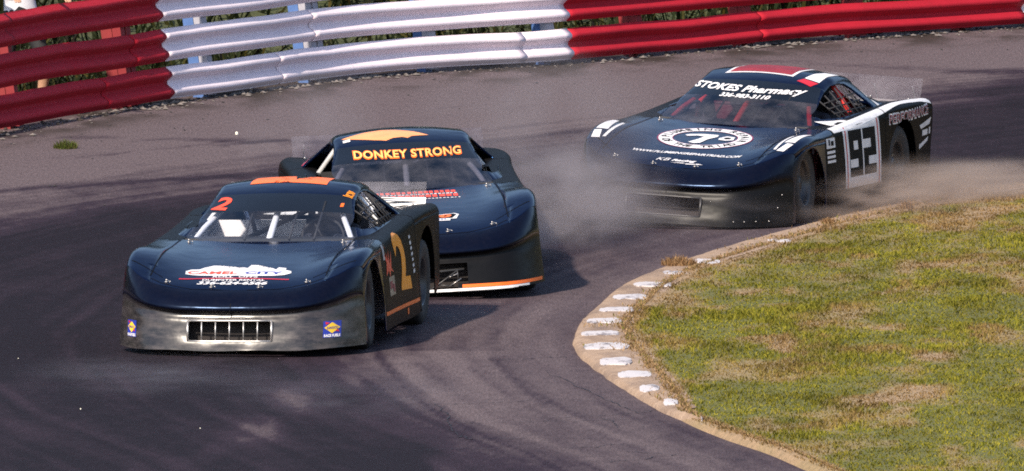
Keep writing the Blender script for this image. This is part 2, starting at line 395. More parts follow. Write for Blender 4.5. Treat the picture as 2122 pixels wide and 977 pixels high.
for (xa, xb, yp, th) in [(1440, 1492, 543, 9), (1374, 1432, 567, 7), (1313, 1392, 591, 9), (1270, 1346, 617, 10), (1241, 1328, 643, 9), (1216, 1290, 666, 10), (1203, 1284, 692, 9), (1208, 1304, 719, 12),
                        (1232, 1310, 750, 13), (1264, 1350, 777, 11), (1297, 1366, 806, 11), (1347, 1405, 835, 10), (1398, 1452, 869, 10), (1590, 1640, 500, 6)]:
    a, b = G(xa, yp, .05), G(xb, yp, .05); a.x = max(a.x, float(edge_x(a.y)) + .045); hd = th * .50 / (250 * .07)
    N = 30; top = []; cx, hw = (a.x + b.x) / 2, (b.x - a.x) / 2
    def kz(x, y):
        e0, e1 = float(edge_x(y)), float(kin_x(y)); return float(np.interp(x, [e0, e0 + .03, (e0 + e1) / 2, e1 + .1], [.030, .045, .056, .050]))
    bm = bmesh.new()
    for k in range(N):
        t = 2 * math.pi * k / N; cc, ss = math.cos(t), math.sin(t)
        sx = math.copysign(abs(cc) ** .45, cc) * (1 + random.uniform(-.05, .03)); sy = math.copysign(abs(ss) ** .6, ss) * (1 + random.uniform(-.20, .10))
        top.append((cx + hw * sx, a.y + hd * sy))
    rings = [[bm.verts.new((cx + (x - cx) * q, a.y + (y - a.y) * q, kz(cx + (x - cx) * q, a.y + (y - a.y) * q) + dz)) for x, y in top] for q, dz in ((1.0, -.006), (1.0, .005), (.7, .008), (.4, .009), (.12, .009))]
    for r0, r1 in zip(rings, rings[1:]):
        for k in range(N): bm.faces.new((r0[k], r0[(k + 1) % N], r1[(k + 1) % N], r1[k]))
    bm.faces.new(rings[-1])
    bm_obj('painted_block', bm, M['kerb_paint'], kerb, smooth=False)

# infield: soil surface plus a dense cover of grass blades, browned where it is worn
def grass_z(x, y):
    d = np.asarray(x) - kin_x(y)
    return .052 + .08 * sstep(.1, 2.5, d) + .035 * (fbm(np.asarray(x) * 1.3, np.asarray(y) * .6, 3) - .5)
PATCH = [(1540, 615, .30, 1.5), (1620, 625, .22, 1.0), (1480, 640, .16, .9), (1620, 745, .35, 1.6), (1590, 715, .34, .9), (1690, 730, .24, .9), (1850, 858, .46, 1.5), (1900, 845, .3, 1.3), (1850, 712, .20, .7), (2015, 728, .18, .8),
         (1640, 512, .35, 1.2), (1760, 478, .4, 1.4), (1880, 455, .3, .9), (1560, 540, .2, .6), (1930, 775, .22, .6), (2050, 600, .25, .9), (1990, 440, .3, .9), (1380, 850, .15, 1.2), (1750, 560, .3, 1.0), (1840, 625, .25, 1.2), (2080, 510, .25, 1.0)]
PATCH = [(G(a, b).x, G(a, b).y, rx, ry) for a, b, rx, ry in PATCH]
def dryness(x, y):
    x = np.asarray(x, float); y = np.asarray(y, float)
    d = x - kin_x(y)
    n1 = fbm(x * 1.1 + 3, y * .38 + 5, 4); n2 = fbm(x * 3.7 + 8, y * 1.3 + 2, 4)
    v = sstep(.40, .66, n1 * .6 + n2 * .4) * .52 + .22 * n2
    v += .26 * sstep(-17, 0, y)
    v += .70 * (1 - sstep(0, .17 + .14 * sstep(-12, 0, y), d + (n2 - .5) * .25))
    for (px, py, rx, ry) in PATCH:
        v = np.maximum(v, 1.02 * np.exp(-(((x - px) / rx) ** 2 + ((y - py) / ry) ** 2) * .7) * sstep(.30, .62, n2 * .75 + n1 * .25))
    return np.clip(v, 0, 1.2)
ys2 = np.concatenate([np.linspace(-60, -30, 12)[:-1], np.arange(-30, 9, .14), np.linspace(9, 30, 12)]); NX = 130
tt = np.concatenate([[-.07, -.03], np.linspace(0, 1, 110) * 7.5, 7.5 + np.linspace(.05, 1, 20) ** 1.6 * 60])
X2 = (kin_x(ys2) - .03)[:, None] + tt[None, :]; Y2 = np.repeat(ys2[:, None], len(tt), 1); Z2 = grass_z(X2, Y2); Z2[:, 2] = np.minimum(Z2[:, 2], .047); Z2[:, 1] = .022; Z2[:, 0] = -.03
i = np.arange(X2.size).reshape(X2.shape)
f = np.stack([i[:-1, :-1], i[:-1, 1:], i[1:, 1:], i[1:, :-1]], -1).reshape(-1, 4)
me = mesh_np('infield', np.stack([X2, Y2, Z2], -1).reshape(-1, 3), f)
fattr(me, 'dry', dryness(X2, Y2))
m, nt, p = new_mat('turf_soil')
at = nd(nt, 'ShaderNodeAttribute', attribute_name='dry'); n = noise_node(nt, 22, 5, .65, None, (1, .5, 1))
r = ramp(nt, at.outputs['Fac'], .25, (.10, .105, .018), .95, (.33, .22, .125)); e = r.color_ramp.elements.new(.6); e.color = (.27, .20, .09, 1)
c2 = mix(nt, ramp(nt, n.outputs[0], .4, (0, 0, 0), .8, (.8, .8, .8)).outputs[0], r.outputs[0], (.13, .10, .05)); nt.links.new(c2, p.inputs['Base Color']); p.inputs['Roughness'].default_value = .95; bump(nt, p, n.outputs[0], .9, .03)
M['turf_soil'] = m
tag(link('infield', me, M['turf_soil']), kind='structure')

def blades(name, px, py, pz, h, lean, width, col, mat):
    """one mesh of thin three-sided-taper blades; arrays per blade"""
    n = len(px); a = rng.random(n) * 2 * math.pi; la = rng.random(n) * 2 * math.pi
    ca, sa = np.cos(a) * width, np.sin(a) * width
    lx, ly = np.cos(la) * lean * h, np.sin(la) * lean * h
    b0 = np.stack([px - ca, py - sa, pz], -1); b1 = np.stack([px + ca, py + sa, pz], -1)
    m0 = np.stack([px - ca * .7 + lx * .4, py - sa * .7 + ly * .4, pz + h * .6], -1); m1 = np.stack([px + ca * .7 + lx * .4, py + sa * .7 + ly * .4, pz + h * .6], -1)
    tp = np.stack([px + lx, py + ly, pz + h * (1 - .3 * lean)], -1)
    v = np.stack([b0, b1, m1, m0, tp], 1).reshape(-1, 3)
    k = np.arange(n)[:, None] * 5
    loops = np.concatenate([k + np.array([0, 1, 2, 3]), k + np.array([3, 2, 4])], 1).ravel().astype(np.int32)
    me = bpy.data.meshes.new(name); me.vertices.add(len(v)); me.vertices.foreach_set('co', v.ravel())
    me.loops.add(len(loops)); me.loops.foreach_set('vertex_index', loops)
    me.polygons.add(2 * n); st = (np.arange(n)[:, None] * 7 + np.array([0, 4])).ravel().astype(np.int32)
    me.polygons.foreach_set('loop_start', st); me.polygons.foreach_set('loop_total', np.tile(np.array([4, 3], np.int32), n))
    me.update(calc_edges=True)
    at = me.color_attributes.new('tint', 'FLOAT_COLOR', 'POINT')
    c = np.repeat(np.concatenate([col, np.ones((n, 1))], 1), 5, 0).astype(np.float32); at.data.foreach_set('color', c.ravel())
    return link(name, me, mat, smooth=False)
m, nt, p = new_mat('grass_blade')
at = nd(nt, 'ShaderNodeAttribute', attribute_name='tint'); nt.links.new(at.outputs['Color'], p.inputs['Base Color'])
p.inputs['Roughness'].default_value = .75; p.inputs['Specular IOR Level'].default_value = .15
tr = nd(nt, 'ShaderNodeBsdfTranslucent'); nt.links.new(at.outputs['Color'], tr.inputs[0])
mx = nd(nt, 'ShaderNodeMixShader'); mx.inputs[0].default_value = .3; nt.links.new(p.outputs[0], mx.inputs[1]); nt.links.new(tr.outputs[0], mx.inputs[2]); nt.links.new(mx.outputs[0], nt.nodes['Material Output'].inputs[0])
M['grass_blade'] = m

def blade_cols(dry, n):
    g = np.array([.125, .135, .012]); g2 = np.array([.29, .245, .028]); d1 = np.array([.30, .19, .075]); d2 = np.array([.18, .11, .04])
    t = rng.random((n, 1)); green = g * (1 - t) + g2 * t; t2 = rng.random((n, 1)); brown = d1 * (1 - t2) + d2 * t2
    s = sstep(.28, .85, dry + rng.normal(0, .06, n))[:, None]
    return (green * (1 - s) + brown * s) * rng.uniform(.70, 1.0, (n, 1))
N = 400000
by = rng.uniform(-29.5, 8.0, N); bx = kin_x(by) - .05 + rng.random(N) ** .95 * 7.4
vis = bx < (1062 / FPX) * (by + 177) + 1.4
bx, by = bx[vis], by[vis]; d = dryness(bx, by); n = len(bx)
clump = fbm(bx * 7 + 2, by * 3.2 + 7, 3); tall = fbm(bx * 1.9 + 30, by * .8 + 11, 3)
keep = rng.random(n) > sstep(.80, 1.15, d) * .60
bx, by, d, clump, tall = bx[keep], by[keep], d[keep], clump[keep], tall[keep]; n = len(bx)
hh = (.010 + .040 * clump ** 1.5 + .022 * sstep(.5, .75, tall)) * rng.uniform(.6, 1.25, n) * (1 - .25 * sstep(.6, 1, d))
shade_var = (.50 + 1.0 * fbm(bx * 2.4 + 60, by * .9 + 40, 3))[:, None]
gr = blades('grass', bx, by, grass_z(bx, by) - .004, hh, rng.uniform(.3, 1.5, n), rng.uniform(.003, .0065, n), blade_cols(d, n) * shade_var, M['grass_blade'])
tag(gr, 'short mown infield grass, green with browned patches, right of the kerb', 'grass', kind='stuff')

nk = 9000; by = rng.uniform(-27, 7.5, nk); wk = kin_x(by) - edge_x(by); bx = kin_x(by) + .04 - rng.exponential(.05, nk) * (.5 + 1.6 * sstep(.5, .7, fbm(by * .9, by * 0 + 4, 3)) + 1.2 * sstep(-2, 3, by)); bx = np.maximum(bx, edge_x(by) + .05)
sg = blades('straw', bx, by, np.full(nk, .047), rng.uniform(.012, .05, nk), rng.uniform(.4, 1.6, nk), rng.uniform(.003, .006, nk), np.array([(.36, .235, .12), (.24, .15, .07), (.17, .16, .03)])[rng.choice(3, nk, p=[.5, .35, .15])] * rng.uniform(.7, 1.2, (nk, 1)), M['grass_blade'])
tag(sg, 'dry straw lapping over the inner side of the kerb', 'straw', kind='stuff')

# dry tussocks on the grass edge and a lone green weed growing on the track
def tuft(name, px, py, n, h, spread, cols, label, cat, z=0.0, group=None):
    c = G(px, py); a = rng.random(n) * 2 * math.pi; r = np.sqrt(rng.random(n)) * spread
    x = c.x + np.cos(a) * r; y = c.y + np.sin(a) * r * 1.3
    zz = np.maximum(grass_z(x, y) if z is None else np.full(n, z), 0)
    col = np.array(cols)[rng.integers(0, len(cols), n)] * rng.uniform(.7, 1.25, (n, 1))
    hh = h * rng.uniform(.5, 1.15, n) * (1 - .45 * r / spread)
    o = blades(name, x, y, zz - .003, hh, rng.uniform(.15, .9, n), rng.uniform(.003, .006, n), col, M['grass_blade'])
    v = np.zeros(len(o.data.vertices) * 3); o.data.vertices.foreach_get('co', v); v = v.reshape(-1, 3) - np.array([c.x, c.y, 0]); o.data.vertices.foreach_set('co', v.ravel()); o.location = (c.x, c.y, 0)
    tag(o, label, cat, group)
BR = [(.26, .15, .07), (.20, .11, .05), (.32, .20, .10)]
tuft('dry_tussock', 1407, 562, 420, .11, .15, BR, 'brown dry grass tussock on the kerb just above its topmost white block', 'tussock', .05)
tuft('dry_tussock', 1880, 446, 160, .11, .055, BR, 'small upright dry tussock on the grass edge behind the numbered door car', 'tussock', None)
tuft('dry_tussock', 2013, 414, 200, .10, .06, BR, 'rightmost dry tussock sticking up from the far grass edge', 'tussock', None)
tuft('dry_tussock', 1716, 477, 160, .08, .06, BR, 'low dry tussock at the grass edge below the far car front wheel', 'tussock', None)
tuft('green_weed', 136, 308, 260, .12, .11, [(.06, .085, .016), (.09, .11, .02), (.10, .09, .03)], 'lone green weed growing from the track below the red barrier', 'weed', 0.0)

# ------------------------------------------------------------------ barrier: three stacked W-beams, painted red / white / red
def weathered(name, col, dirt, k=.5):
    m, nt, p = new_mat(name)
    n = noise_node(nt, 3.2, 6, .65); n2 = noise_node(nt, 26, 5, .65, None, (1, 1, .35))
    a = mix(nt, ramp(nt, n.outputs[0], .35, (0, 0, 0), .75, (k, k, k)).outputs[0], col, tuple(c * .72 for c in col))
    b = mix(nt, ramp(nt, n2.outputs[0], .58, (0, 0, 0), .78, (.75, .75, .75)).outputs[0], a, dirt)
    n4 = noise_node(nt, 5, 6, .7, None, (.5, .5, 7)); b = mix(nt, ramp(nt, n4.outputs[0], .60, (0, 0, 0), .74, (.55, .55, .55)).outputs[0], b, tuple(c * .45 for c in col))
    nt.links.new(b, p.inputs['Base Color']); p.inputs['Roughness'].default_value = .75; p.inputs['Specular IOR Level'].default_value = .2; bump(nt, p, n.outputs[0], .15, .02)
    return m
M['rail_red'] = weathered('rail_red', (.40, .012, .026), (.18, .014, .016))
M['rail_white'] = weathered('rail_white', (.80, .69, .745), (.50, .43, .44), .35)
M['post_blue'] = plain('post_blue', (.07, .14, .34), .5)
M['spacer_grey'] = plain('spacer_grey', (.34, .33, .38), .7)
M['spacer_red'] = plain('spacer_red', (.20, .010, .014), .7)
M['post_red'] = plain('post_red', (.20, .012, .014), .6)
M['dark'] = plain('dark', (.02, .015, .015), .8)
rx = np.linspace(_r[0].x, _r[-1].x, 1500); ry = rail_y(rx)
arc = np.concatenate([[0], np.cumsum(np.hypot(np.diff(rx), np.diff(ry)))])
def rail_pt(s):
    x = np.interp(s, arc, rx); y = np.interp(s, arc, ry); x2 = np.interp(s + .05, arc, rx); y2 = np.interp(s + .05, arc, ry)
    x1 = np.interp(s - .05, arc, rx); y1 = np.interp(s - .05, arc, ry); L = math.hypot(x2 - x1, y2 - y1)
    return Vector((x, y, 0)), Vector(((x2 - x1) / L, (y2 - y1) / L, 0))
def s_at(px, py):
    return float(np.interp(G(px, py).x, rx, arc))
LEAN = .155; B0, PITCH, BH = .045, .362, .298
PROF = [(0, .018), (.035, .020), (.05, .026), (.15, .072), (.18, .081), (.22, .084), (.26, .081), (.29, .073), (.42, .012), (.45, .004), (.5, .0), (.55, .004), (.58, .012), (.71, .073), (.74, .081), (.78, .084), (.82, .081), (.85, .072), (.95, .026), (.965, .020), (1, .018)]
def beam(parent, mat, s0, s1, lev, off, seed):
    n = max(6, int((s1 - s0) / .10)); v = []; f = []; K = len(PROF)
    for i in range(n + 1):
        s = s0 + (s1 - s0) * i / n; P, T = rail_pt(s); Nn = Vector((T.y, -T.x, 0))
        wob = (noise.noise(Vector((s * .55, lev * 7.1, seed))) * .014 + noise.noise(Vector((s * 2.3, lev * 3.3, seed + 9))) * .0025)
        dz = noise.noise(Vector((s * .4, lev * 5.7, 3.0))) * .022
        sq = 1 + .03 * noise.noise(Vector((s * 1.1, lev * 2.2, 8.0)))
        for (h, pr) in PROF:
            z = B0 + lev * PITCH + h * BH * sq + dz
            ding = .05 * max(0, noise.noise(Vector((s * 2.1, lev * 6, seed * 1.7))) - .52)
            q = P + Nn * (pr * .82 + wob + off - LEAN * z - ding); v.append((q.x, q.y, z))
        if i:
            for k in range(K - 1):
                a = K * i + k; f.append((a - K, a - K + 1, a + 1, a))
    o = link('rail_beam', mesh_np('rail_beam', v, f), mat, parent); o.data.set_sharp_from_angle(angle=rad(19))
    md = o.modifiers.new('thickness', 'SOLIDIFY'); md.thickness = .004; md.offset = -1
    return o
def slot(parent, s, lev, h):
    P, T = rail_pt(s); Nn = Vector((T.y, -T.x, 0)); z = B0 + lev * PITCH + h * BH
    pr = np.interp(h, [a for a, b in PROF], [b for a, b in PROF])
    q = P + Nn * (float(pr) + .012 - LEAN * z)
    bm = bmesh.new(); bmesh.ops.create_cone(bm, cap_ends=True, segments=8, radius1=.016, radius2=.013, depth=.02, matrix=Matrix.Translation(q) @ Nn.to_track_quat('Z', 'Y').to_matrix().to_4x4() @ Matrix.Diagonal((1, 1.5, 1, 1)))
    bm_obj('bolt', bm, M['dark'], parent)
def support(parent, s, mat_front, mat_back, two=False):
    P, T = rail_pt(s); Nn = Vector((T.y, -T.x, 0)); R = Matrix((T, -Nn, Vector((0, 0, 1)))).transposed()
    lean = Matrix.Rotation(0, 3, 'X')
    for ds, front in ([(0, True), (-.14, True)] if two else [(0, True)]):
        def blk(name, back, depth, w, z0, z1, mat, bev=.004):
            bm = bmesh.new(); vs = add_box(bm, (0, 0, 0), (1, 1, 1))
            for vtx in vs:
                z = z0 + (vtx.co.z + .5) * (z1 - z0); q = P + T * (ds + vtx.co.x * w) + Nn * (-(back + (vtx.co.y + .5) * depth) - LEAN * z)
                vtx.co = (q.x, q.y, z)
            bm_obj(name, bm, mat, parent, smooth=False)
        blk('spacer_block', .004, .085, .105, .03, 1.02, mat_front)
        blk('post', .095, .11, .10, -.3, 1.10, mat_back)
cuts = [arc[0], s_at(351, 215), s_at(1181, 134), s_at(2119, 57), arc[-1]]
SECT = [('rail_red', 'red painted three-beam guard rail at the left end of the barrier', 'post_red'), ('rail_white', 'white painted three-beam guard rail between the two red stretches', 'post_blue'),
        ('rail_red', 'long red painted guard rail behind the far car', 'post_red'), ('rail_white', 'sliver of white guard rail at the far right edge', 'post_blue')]
POSTS = [(-330, 350), (-100, 298), (46, 268), (290, 224, 1), (446, 202), (676, 171, 1), (905, 150), (1150, 135), (1335, 118), (1560, 98), (1790, 81), (2010, 65), (2230, 50), (2450, 38)]
for k, (mk, lab, back) in enumerate(SECT):
    root = empty('guard_rail', rail_pt((cuts[k] + cuts[k + 1]) / 2)[0]); tag(root, lab, 'guard rail', 'barrier rails')
    inv = Matrix.Translation(-root.location)
    s0, s1 = cuts[k], cuts[k + 1]
    for lev in range(3):
        joints = [s0] + [s for s in np.arange(arc[0] + 1.3 + .9 * lev, arc[-1], 4.1) if s0 + .6 < s < s1 - .6] + [s1]
        for j in range(len(joints) - 1):
            o = beam(root, M[mk], joints[j] - (.05 if j else 0), joints[j + 1], lev, .007 * (j % 2), k * 10 + lev)
            for ss in (joints[j] + .10, joints[j + 1] - .55):
                if j or ss > s0 + .5: slot(root, ss, lev, .5)
    for pp in POSTS:
        s = s_at(pp[0], pp[1])
        if s0 + .02 < s < s1: support(root, s, M['spacer_grey'] if 'white' in mk else M['spacer_red'], M[back], len(pp) > 2)
    for ch in root.children: ch.matrix_parent_inverse = inv

# bank behind the barrier with rank weeds
xs = np.linspace(-7.5, 9, 90); dd = np.array([.25, .9, 1.6, 2.6, 4, 6, 9, 14, 22]); zz = np.array([-.05, .0, .12, .45, 1.0, 1.7, 2.4, 2.9, 3.0])
v = []; f = []
for i, x in enumerate(np.linspace(_r[0].x - .5, _r[-1].x, 110)):
    P, T = rail_pt(float(np.interp(x, rx, arc))); Nn = Vector((T.y, -T.x, 0))
    for d_, z_ in zip(dd, zz):
        q = P - Nn * d_; v.append((q.x, q.y, z_ + (.10 * noise.noise(Vector((q.x * 1.2, q.y * .6, 0))) if d_ > .5 else 0)))
    if i:
        for k in range(len(dd) - 1):
            a = len(dd) * i + k; f.append((a - len(dd), a, a + 1, a - len(dd) + 1))
tag(link('embankment', mesh_np('embankment', v, f), M['rough_grass']), kind='structure')
n = 26000; ss = rng.uniform(arc[0], arc[-1], n); d_ = .45 + rng.random(n) ** 1.3 * 5.0
bx = np.interp(ss, arc, rx); by = np.interp(ss, arc, ry); tx = np.interp(ss + .1, arc, rx) - bx; ty = np.interp(ss + .1, arc, ry) - by; L = np.hypot(tx, ty) + 1e-9
bx = bx - ty / L * d_; by = by + tx / L * d_; bz = np.interp(d_, dd, zz)
cols = np.array([(.012, .018, .005), (.020, .026, .007), (.045, .042, .010), (.016, .012, .007), (.06, .045, .008)])[rng.choice(5, n, p=[.38, .3, .14, .13, .05])] * rng.uniform(.6, 1.2, (n, 1))
wd = blades('weeds', bx, by, bz - .08, rng.uniform(.10, .55, n) * (.4 + fbm(bx * 1.7, by * .8, 3)), rng.uniform(.3, 1.1, n), rng.uniform(.010, .03, n), cols, M['grass_blade'])
tag(wd, 'dark green weeds and brush on the bank behind the barrier', 'weeds', kind='stuff')

# crumbled stones, rubber marbles and metal crumbs with painted-in sun glints along the barrier foot and on the outer lane
def crumbs(name, pos, size, mat, label, cat):
    v = []; f = []
    base = np.array([(1, 0, 0), (-1, 0, 0), (0, 1, 0), (0, -1, 0), (0, 0, 1), (0, 0, -.6)]); tri = [(0, 2, 4), (2, 1, 4), (1, 3, 4), (3, 0, 4), (2, 0, 5), (1, 2, 5), (3, 1, 5), (0, 3, 5)]
    for (x, y), s in zip(pos, size):
        k = len(v); a = rng.random() * 6.28; R = np.array([[math.cos(a), -math.sin(a), 0], [math.sin(a), math.cos(a), 0], [0, 0, 1]])
        q = (base * rng.uniform(.6, 1.4, (6, 3)) * s * np.array([1.2, 1.2, .6])) @ R.T + np.array([x, y, s * .3]); v += [tuple(t) for t in q]; f += [tuple(np.array(t) + k) for t in tri]
    o = link(name, mesh_np(name, v, f), mat, smooth=False); tag(o, label, cat, kind='stuff')
M['stone'] = plain('stone', (.15, .13, .12), .9, var=.4, vscale=12)
M['soil'] = plain('soil', (.045, .034, .028), .95, var=.4, vscale=5)
ss = rng.uniform(arc[0], arc[-1], 1500); off = rng.exponential(.10, 1500) - .05
pos = []; size = []
for s, o_ in zip(ss, off):
    P, T = rail_pt(float(s)); pos.append((P.x + T.y * o_, P.y - T.x * o_)); size.append(rng.uniform(.006, .022) * (1.5 if fbm(np.array(s * .8), np.array(1.), 2) > .55 else .7))
crumbs('gravel', pos, size, M['stone'], 'pale broken stones scattered along the foot of the barrier', 'gravel')
ss = rng.uniform(arc[0], arc[-1], 900); pos = []; size = []
for s in ss:
    P, T = rail_pt(float(s)); o_ = rng.uniform(-.15, .16); pos.append((P.x + T.y * o_, P.y - T.x * o_)); size.append(rng.uniform(.012, .035) * (1.7 if s < arc[-1] * .35 else .7))
crumbs('dirt_heap', pos, size, M['soil'], 'dark dirt piled against the bottom beam of the barrier', 'dirt')
pos = []; size = []
for _ in range(170):
    s = rng.uniform(arc[0], arc[-1]); P, T = rail_pt(float(s)); o_ = .2 + rng.exponential(1.1); pos.append((P.x + T.y * o_, P.y - T.x * o_)); size.append(rng.uniform(.005, .016))
crumbs('rubber_crumbs', pos, size, M['rubber'], 'black rubber crumbs strewn over the outer lane', 'debris')
m, nt, p = new_mat('bright_metal'); n_ = noise_node(nt, 30, 2); nt.links.new(ramp(nt, n_.outputs[0], .3, (.85, .8, .6), .7, (.95, .93, .85)).outputs[0], p.inputs['Base Color']); p.inputs['Roughness'].default_value = .5  # near-white base colour stands in for sun glints on the metal
M['bright_metal'] = m
FRAG = ['bright metal fragment at the foot of the white barrier', 'bright metal fragment on the outer lane above the middle car roof', 'small bright fragment on the dark track below left of the leading car',
        'small bright fragment nearest the left picture edge', 'small bright fragment on the track straight below the leading car grille', 'small bright fragment at the kerb below the last car front wheel']
pos = [G(520, 186), G(491, 281), G(167, 850), G(38, 745), G(415, 890), G(1690, 466)]
for q, sz in zip(pos, [.016, .016, .005, .004, .005, .005]):
    bm = bmesh.new(); bmesh.ops.create_icosphere(bm, subdivisions=1, radius=sz, matrix=Matrix.Translation((0, 0, sz * .7)))
    for vv in bm.verts: vv.co *= random.uniform(.75, 1.25)
    o = bm_obj('metal_fragment', bm, M['bright_metal'], None, False); o.location = (q.x, q.y, .004)
    o['category'] = 'fragment'; o['group'] = 'bright fragments on the track'
    o['label'] = FRAG.pop(0)

# ------------------------------------------------------------------ people
def figure(joints, bones, radii, root):
    names = list(joints); idx = {k: i for i, k in enumerate(names)}
    me = bpy.data.meshes.new('body'); me.from_pydata([joints[k] for k in names], [(idx[a], idx[b]) for a, b in bones], []); me.update()
    o = bpy.data.objects.new('tmp_body', me); COL.objects.link(o)
    o.modifiers.new('skin', 'SKIN').use_smooth_shade = True
    sv = me.skin_vertices[0].data
    for k in names:
        r = radii[k]; sv[idx[k]].radius = (r, r) if not isinstance(r, tuple) else r; sv[idx[k]].use_root = (k == root)
    ss_ = o.modifiers.new('sub', 'SUBSURF'); ss_.levels = 2; ss_.render_levels = 2
    dg = bpy.context.evaluated_depsgraph_get(); dg.update()
    out = bpy.data.meshes.new_from_object(o.evaluated_get(dg)); out.name = 'body'
    bpy.data.objects.remove(o, do_unlink=True); bpy.data.meshes.remove(me)
    return out
def hand_chain(j, b, r, side, wrist, d, up):
    """palm and five separate bent fingers from a wrist point; d = pointing direction, up = back of the hand"""
    d = Vector(d).normalized(); up = Vector(up).normalized(); sd = d.cross(up)
    w = Vector(wrist); pm = side + '_palm'; j[pm] = tuple(w + d * .055); r[pm] = (.030, .018); b.append((side + '_wrist', pm))
    for k, (ofs, ln) in enumerate([(-.030, .062), (-.010, .075), (.010, .080), (.029, .070)]):
        a = w + d * .095 + sd * ofs; m1 = a + d * ln * .55 - up * .010; t = a + d * ln * .85 - up * .035
        n0, n1, n2 = f'{side}_f{k}a', f'{side}_f{k}b', f'{side}_f{k}c'
        j[n0] = tuple(a); j[n1] = tuple(m1); j[n2] = tuple(t); r[n0] = .010; r[n1] = .009; r[n2] = .0075; b += [(pm, n0), (n0, n1), (n1, n2)]
    a = w + d * .03 - sd * .038; t = w + d * .075 - sd * .055 - up * .02
    j[side + '_t0'] = tuple(a); j[side + '_t1'] = tuple(t); r[side + '_t0'] = .012; r[side + '_t1'] = .009; b += [(pm, side + '_t0'), (side + '_t0', side + '_t1')]

def bystander():
    P, T = rail_pt(s_at(165, 246)); Nn = Vector((T.y, -T.x, 0)); base = P - Nn * .58
    o = empty('person', (base.x, base.y, 0.0)); tag(o, 'person in pale grey shirt and black shorts leaning behind the red barrier', 'person')
    # local frame: x to the right along the picture, y away
    j = {}; r = {}; b = []
    def add(n, p, rr, par=None):
        j[n] = p; r[n] = rr
        if par: b.append((par, n))
    add('pelvis', (0, .05, .93), (.150, .115)); add('waist', (-.02, .03, 1.06), (.140, .105), 'pelvis'); add('chest', (-.04, -.02, 1.28), (.165, .12), 'waist'); add('neck0', (-.04, -.06, 1.46), .065, 'chest'); add('neck1', (-.03, -.08, 1.53), .055, 'neck0')
    add('head0', (-.02, -.10, 1.60), (.072, .085), 'neck1'); add('head1', (-.02, -.09, 1.70), (.078, .092), 'head0'); add('head2', (-.02, -.08, 1.77), (.05, .06), 'head1')
    for s, sg in (('r', 1), ('l', -1)):
        add(s + '_sh', (-.04 + sg * .19, -.03, 1.42), .062, 'chest')
        el = (.20, -.17, 1.18) if sg > 0 else (-.27, -.16, 1.16); wr = (.36, -.36, 1.15) if sg > 0 else (-.10, -.38, 1.14)
        add(s + '_el', el, .044, s + '_sh'); add(s + '_wrist', wr, .028, s + '_el')
        hand_chain(j, b, r, s, wr, Vector(wr) - Vector(el), (0, 0, 1))
        add(s + '_hip', (sg * .10, .06, .86), .10, 'pelvis'); add(s + '_kn', (sg * .13 + (.10 if sg > 0 else 0), -.06 if sg > 0 else .08, .50), .062, s + '_hip'); add(s + '_an', (sg * .13 + (.05 if sg > 0 else 0), .06, .10), .042, s + '_kn'); add(s + '_toe', (sg * .15 + .03, -.10, .045), (.04, .03), s + '_an')
    me = figure(j, b, r, 'pelvis'); body = link('body', me, [M['skin'], M['shirt'], M['shorts'], M['white']], o)
    for pl in me.polygons:
        c = pl.center; mi = 0
        if 1.00 < c.z < 1.49 and abs(c.x + .03) < .30 and c.y > -.16: mi = 1
        elif .50 < c.z <= 1.00: mi = 2
        elif c.z < .085: mi = 3
        pl.material_index = mi
    bm = bmesh.new(); bmesh.ops.create_uvsphere(bm, u_segments=18, v_segments=12, radius=.1, matrix=Matrix.Translation((-.02, -.075, 1.72)) @ Matrix.Diagonal((.95, 1.05, 1.0, 1)))
    bmesh.ops.delete(bm, geom=[v_ for v_ in bm.verts if v_.co.z < 1.70 - .9 * max(0, v_.co.y + .075)], context='VERTS'); bm_obj('hair', bm, M['dash'], o)
    for sx in (-.032, .032):
        bm = bmesh.new(); bmesh.ops.create_icosphere(bm, subdivisions=2, radius=.013, matrix=Matrix.Translation((-.02 + sx, -.176, 1.665))); bm_obj('eye', bm, M['white'], o)
    bm = bmesh.new(); bmesh.ops.create_cone(bm, cap_ends=True, segments=8, radius1=.018, radius2=.006, depth=.045, matrix=Matrix.Translation((-.02, -.188, 1.64)) @ Matrix.Rotation(rad(70), 4, 'X')); bm_obj('nose', bm, M['skin'], o)
    tube_obj('mouth', [(-.045, -.176, 1.60), (-.02, -.182, 1.598), (.005, -.176, 1.60)], .005, M['pink'], o, 6)
bystander()

# ------------------------------------------------------------------ late-model stock cars
# car frame: u = across (viewer's right when the nose points at the camera), v = backwards from the nose, w = up
LC = 4.78; RS = .075
cP = curve([0, .20, .35, .6, 1.08, 1.5, 1.85, 2.5, 3.4, 4.1, 4.78], [.44, .515, .565, .622, .70, .755, .795, .83, .86, .85, .838])
cC = curve([0, .3, .6, .85, 1.08, 1.4, 1.85, 2.5, 3.2, 3.75, 4.2, 4.78], [.50, .585, .690, .760, .788, .790, .81, .85, .895, .925, .92, .895])
cU = curve([0, .3, .6, .85, 1.08, 1.5, 2.4, 3.3, 3.75, 4.3, 4.78], [.88, .90, .94, .965, .975, .955, .935, .945, .965, .945, .90])
cF = curve([0, .6, 1.08, 1.6, 3.0, 3.75, 4.78], [.04, .04, .02, .055, .055, .02, .0])
cB = curve([0, .6, 1.5, 3.2, 4.2, 4.78], [.05, .06, .10, .12, .20, .28])
def plan(q): return .10 * q**2 + .50 * q**7
DVT = .20; CQ = .55
def vE(q): return plan(q) + DVT * (1 - CQ * q**4)
def body_top(v, q):
    v = np.asarray(v, float); q = np.abs(np.asarray(q, float)); U = cU(v); qa = 1 - RS / U
    x = np.clip((q - qa) / (1 - qa), 0, 1) * .996
    return cP(v) + (cC(v) - cP(v)) * sstep(.40, .93, q) - RS * (1 - np.sqrt(1 - x * x))
